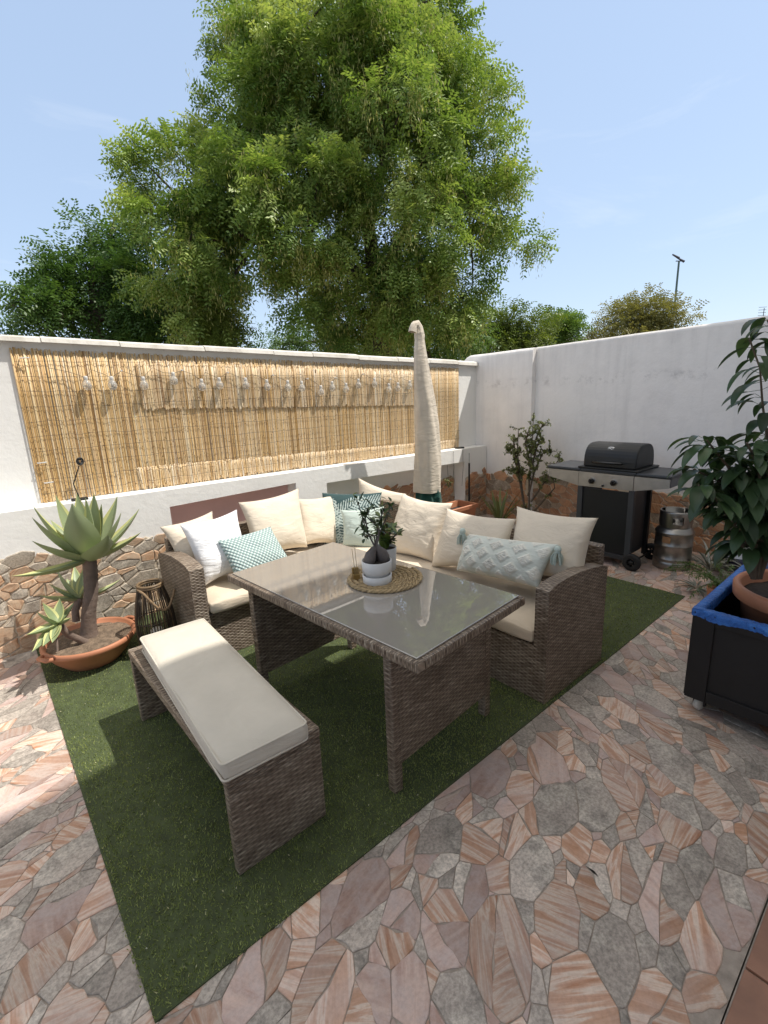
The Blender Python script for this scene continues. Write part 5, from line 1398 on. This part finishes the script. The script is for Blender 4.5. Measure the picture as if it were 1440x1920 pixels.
def tree(name, label, base, blobs, trunk_r, limbs, leafm, n_clump, per, ll, lw, L, K, pods=0, seed=1, droop=.6, clump_r=.5, shell=.35, tone0=.45):
    rng = np.random.default_rng(seed); base = np.array(base, float)
    root = thing(name, label, 'tree', base)
    C = []; 
    tot = sum(b[1]**2 for b in blobs)
    for c, r in blobs:
        k = max(1, int(n_clump*r*r/tot)); d = norm(rng.normal(size=(k, 3))); rad = r*(shell+(1-shell)*rng.random(k)**.5)
        C.append(np.concatenate([np.array(c)+d*rad[:, None]*np.array([1, 1, .9]), d], 1))
    C = np.concatenate(C); cen, out = C[:, :3], C[:, 3:]
    m = MB()
    for path, r0, r1 in limbs:
        k = len(path); m.tube(path, [r0+(r1-r0)*i/(k-1) for i in range(k)], 9)
    pts = np.array([p for path, _, _ in limbs for p in path[1:]])
    for c in cen[::2]:                               # twigs reaching the clumps
        q = pts[np.argmin(((pts-c)**2).sum(1))]; mid = (q+c)/2+rng.normal(0, .12, 3)
        m.tube([q, mid, c], [trunk_r*.13, trunk_r*.08, trunk_r*.035], 5, False)
    m.build('trunk', 'bark', root)
    n = len(cen)*per; ci = np.repeat(np.arange(len(cen)), per)
    off = norm(rng.normal(size=(n, 3)))*(rng.random(n)**.6)[:, None]*clump_r*np.array([1, 1, .75])
    P = cen[ci]+off; D = norm(out[ci]*.7+norm(off)*.6+rng.normal(0, .35, (n, 3))+np.array([0, 0, -droop]))
    Q = sprigs(P, D, L*rng.uniform(.7, 1.25, n), K, ll, lw, rng)
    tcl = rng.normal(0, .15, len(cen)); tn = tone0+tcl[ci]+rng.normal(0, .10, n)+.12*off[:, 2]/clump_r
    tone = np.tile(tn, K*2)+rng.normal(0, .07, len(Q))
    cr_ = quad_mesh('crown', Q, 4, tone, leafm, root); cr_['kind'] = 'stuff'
    if pods:
        sel = rng.choice(len(cen), int(len(cen)*.62), replace=False)
        pc_ = np.repeat(cen[sel], pods, 0); m_ = len(pc_); p0 = pc_+out[np.repeat(sel, pods)]*clump_r*.55+rng.normal(0, clump_r*.5, (m_, 3))
        qs = []
        for s_ in range(9):
            t = s_/9; pp = p0+np.stack([rng.normal(0, .035, m_), rng.normal(0, .035, m_), -.42*t*np.ones(m_)*rng.uniform(.7, 1.2, m_)], 1)
            qs.append(leaf_quads(pp, norm(rng.normal(0, .25, (m_, 3))+np.array([0, 0, -1])), rng.uniform(.06, .11, m_), rng.uniform(.010, .017, m_), rng))
        Q2 = np.concatenate(qs); po_ = quad_mesh('seed_pods', Q2, 4, rng.normal(.5, .22, len(Q2)), 'tree_pod', root); po_['kind'] = 'stuff'
    return root
def blob(px, d, rpx):                                # picture point, distance, size -> centre and radius in metres
    p = AD(px, d); return (p, rpx/FOC*np.linalg.norm(p-CAMP)*.93)
DB = 11.5
B1 = [blob(a, DB+dd, r) for a, r, dd in (((610, 120), 125, 0), ((480, 150), 55, .6), ((760, 120), 95, .8), ((700, 260), 165, -.6), ((510, 280), 120, 0), ((870, 280), 80, .3), ((590, 420), 115, -1.2), ((800, 430), 120, -.6), ((915, 400), 60, .4), ((340, 360), 75, -.2), ((400, 470), 85, -.6), ((850, 545), 75, -.3), ((690, 580), 95, 1.2), ((740, 570), 70, -.2), ((620, 590), 50, .6), ((520, 30), 55, 1.2), ((700, 0), 70, 1), ((850, 70), 45, 1.2), ((790, 610), 50, .9), ((950, 470), 38, .2), ((365, 240), 18, .4), ((260, 340), 34, 0), ((700, 600), 70, -.6), ((560, 530), 65, -1.0), ((810, 590), 55, -.9), ((340, 450), 75, -.6), ((400, 570), 55, -.6), ((310, 530), 45, -.3), ((690, 150), 90, -.9), ((560, 190), 90, -.7), ((865, 200), 65, 0), ((470, 380), 75, -1.2), ((920, 130), 22, .6), ((410, 60), 28, .8))]
tb0 = AD((715, 655), DB+.6); tb0[2] = -.1
T = lambda px, d=0: AD(px, DB+d)
lim = [([tb0, T((716, 640), .6), T((712, 560), .4), T((700, 500), .2), T((690, 420), 0)], .26, .14), ([T((712, 565), .4), T((735, 490), .3), T((770, 400), .3), T((800, 300), .4), T((830, 200), .5)], .13, .05), ([T((706, 540), .3), T((650, 500), -.2), T((580, 480), -.6), (T((480, 450), -.6)), T((380, 420), -.5)], .12, .04), ([T((690, 420), 0), T((640, 320), .2), T((600, 200), .4), T((570, 80), .6)], .13, .05), ([T((690, 420), 0), T((720, 300), .3), T((740, 150), .5), T((720, 30), .7)], .12, .04), ([T((705, 520), .4), T((800, 500), .2), T((880, 440), .1), T((930, 380), .2)], .10, .04), ([T((640, 320), .2), T((540, 260), .2), T((440, 160), .5)], .08, .03), ([T((540, 260), .2), T((450, 240), .3), T((385, 245), .4)], .05, .015), ([T((712, 600), .5), T((660, 580), .4), T((600, 580), .4)], .07, .03)]
tree('broadleaf_tree', 'tall spreading tree with drooping yellow-green seed pods beyond the back wall', tb0, B1, .26, lim, 'tree_leaf', 440, 66, .094, .040, .33, 5, pods=20, seed=3, clump_r=.37, shell=.42, tone0=.68, droop=.3)
def small_tree(label, trunkpx, d, blobs, leafm, seed, n_clump, per, ll, lw, L, tone0=.58, droop=.2, clump_r=.5, tr=.16, name='dense_tree', K=4):
    b = AD(trunkpx, d); b[2] = -.1; Bs = [blob(a, d+dd, r) for a, r, dd in blobs]
    top = AD((trunkpx[0], trunkpx[1]-15), d); lim = [([b, (b+top)/2, top], tr, tr*.7)]
    for c, r in Bs: lim.append(([top, (top+c)/2+V3(0, 0, .1), c], tr*.5, tr*.2))
    return tree(name, label, b, Bs, tr, lim, leafm, n_clump, per, ll, lw, L, K, seed=seed, droop=droop, clump_r=clump_r, shell=.4, tone0=tone0)
small_tree('dark green rounded tree at the left edge behind the wall', (180, 615), 13.5, [((45, 580), 34, 0), ((100, 550), 42, .3), ((165, 515), 55, .4), ((215, 565), 75, 0), ((170, 440), 22, .6), ((300, 570), 80, -.2), ((240, 480), 48, .6), ((110, 605), 40, -.3), ((390, 550), 55, .6), ((212, 418), 18, .5)], 'dark_leaf', 8, 150, 44, .10, .045, .34, .5, clump_r=.48)
small_tree('small bright green bush showing just above the wall coping', (400, 640), 11, [((402, 612), 34, 0), ((430, 622), 22, .2), ((370, 625), 24, .2)], 'bright_leaf', 9, 34, 40, .06, .025, .22, .5, clump_r=.28, name='garden_bush', tr=.06)
small_tree('light green bushy tree right of the parasol top', (950, 650), 19, [((905, 625), 42, 0), ((955, 618), 46, .3), ((1000, 622), 34, 0), ((870, 630), 34, .5), ((930, 645), 40, -.5), ((985, 645), 40, -.4)], 'bright_leaf', 10, 70, 42, .11, .05, .4, .45, clump_r=.55)
small_tree('little darker green tree just left of the side wall top', (1050, 650), 21, [((1050, 607), 20, 0), ((1040, 628), 26, 0), ((1062, 622), 18, .2)], 'dark_leaf', 12, 26, 40, .12, .05, .4, .8, clump_r=.45, tr=.1)
small_tree('olive yellow tree above the side wall near the lamp post', (1205, 640), 24, [((1215, 600), 34, 0), ((1165, 610), 34, .3), ((1255, 605), 28, 0), ((1135, 618), 18, .3), ((1200, 585), 28, .3), ((1240, 590), 25, .2), ((1190, 622), 40, -.4), ((1250, 620), 32, -.3)], 'olive_leaf', 13, 74, 40, .12, .05, .42, .5, clump_r=.6)
small_tree('shaded undergrowth tree below the big crown behind the coping', (800, 655), 15, [((780, 640), 60, 0), ((860, 640), 50, .3), ((690, 650), 60, .2), ((600, 650), 45, .4), ((530, 645), 35, .2)], 'dark_leaf', 14, 90, 42, .10, .045, .34, .65, clump_r=.55)

# lamp post, far building, aerial
lb = AD((1262, 600), 38); lt_ = AD((1268, 490), 38); lb[2] = -.1; lt_[0], lt_[1] = lb[0]+.05, lb[1]
lpst = thing('lamp_post', 'tall thin green floodlight post far beyond the side wall', 'lamp post', lb)
m = MB(); m.tube([lb, lt_], [.085, .055], 10); m.build('post', 'pole_green', lpst)
for s_ in (-1, 1):
    m = MB(); c = lt_+r3*.17*s_+V3(0, 0, .12-.10*s_); m.tube([c-r3*.28*1+V3(0, 0, .16), c+r3*.16+V3(0, 0, -.05)], [.04, .075], 8); m.build('floodlight', 'lamp_dark', lpst)
m = MB(); m.tube([lt_-r3*.2, lt_+r3*.2], .03, 6); m.build('crossarm', 'lamp_dark', lpst)
fb = AD((1085, 640), 30); fbz = AD((1085, 632), 30)[2]
hb_ = thing('far_house', 'low white house roof edge peeping over the side wall', 'house', (fb[0], fb[1], 0), -YAW)
m = MB(); m.box((-1.6, 0, 0), (1.9, 4, fbz-.12)); m.build('wall', 'far_building', hb_, False)
m = MB(); m.box((-1.75, -.15, fbz-.12), (2.05, 4.1, fbz), .02); m.build('roof', 'far_building', hb_, False)
ap = AD((1430, 600), 30); atp = AD((1430, 578), 30)
an = thing('tv_aerial', 'tiny television aerial above the right end of the side wall', 'aerial', (ap[0], ap[1], 0))
m = MB(); m.tube([(ap[0], ap[1], 0), (ap[0], ap[1], atp[2])], .016, 6); m.build('mast', 'leg_grey', an)
m = MB()
for k in range(4): m.tube([atp+r3*(-.18)+V3(0, 0, -.12*k+.04), atp+r3*.18+V3(0, 0, -.12*k+.06)], .010, 5)
m.build('elements', 'leg_grey', an)
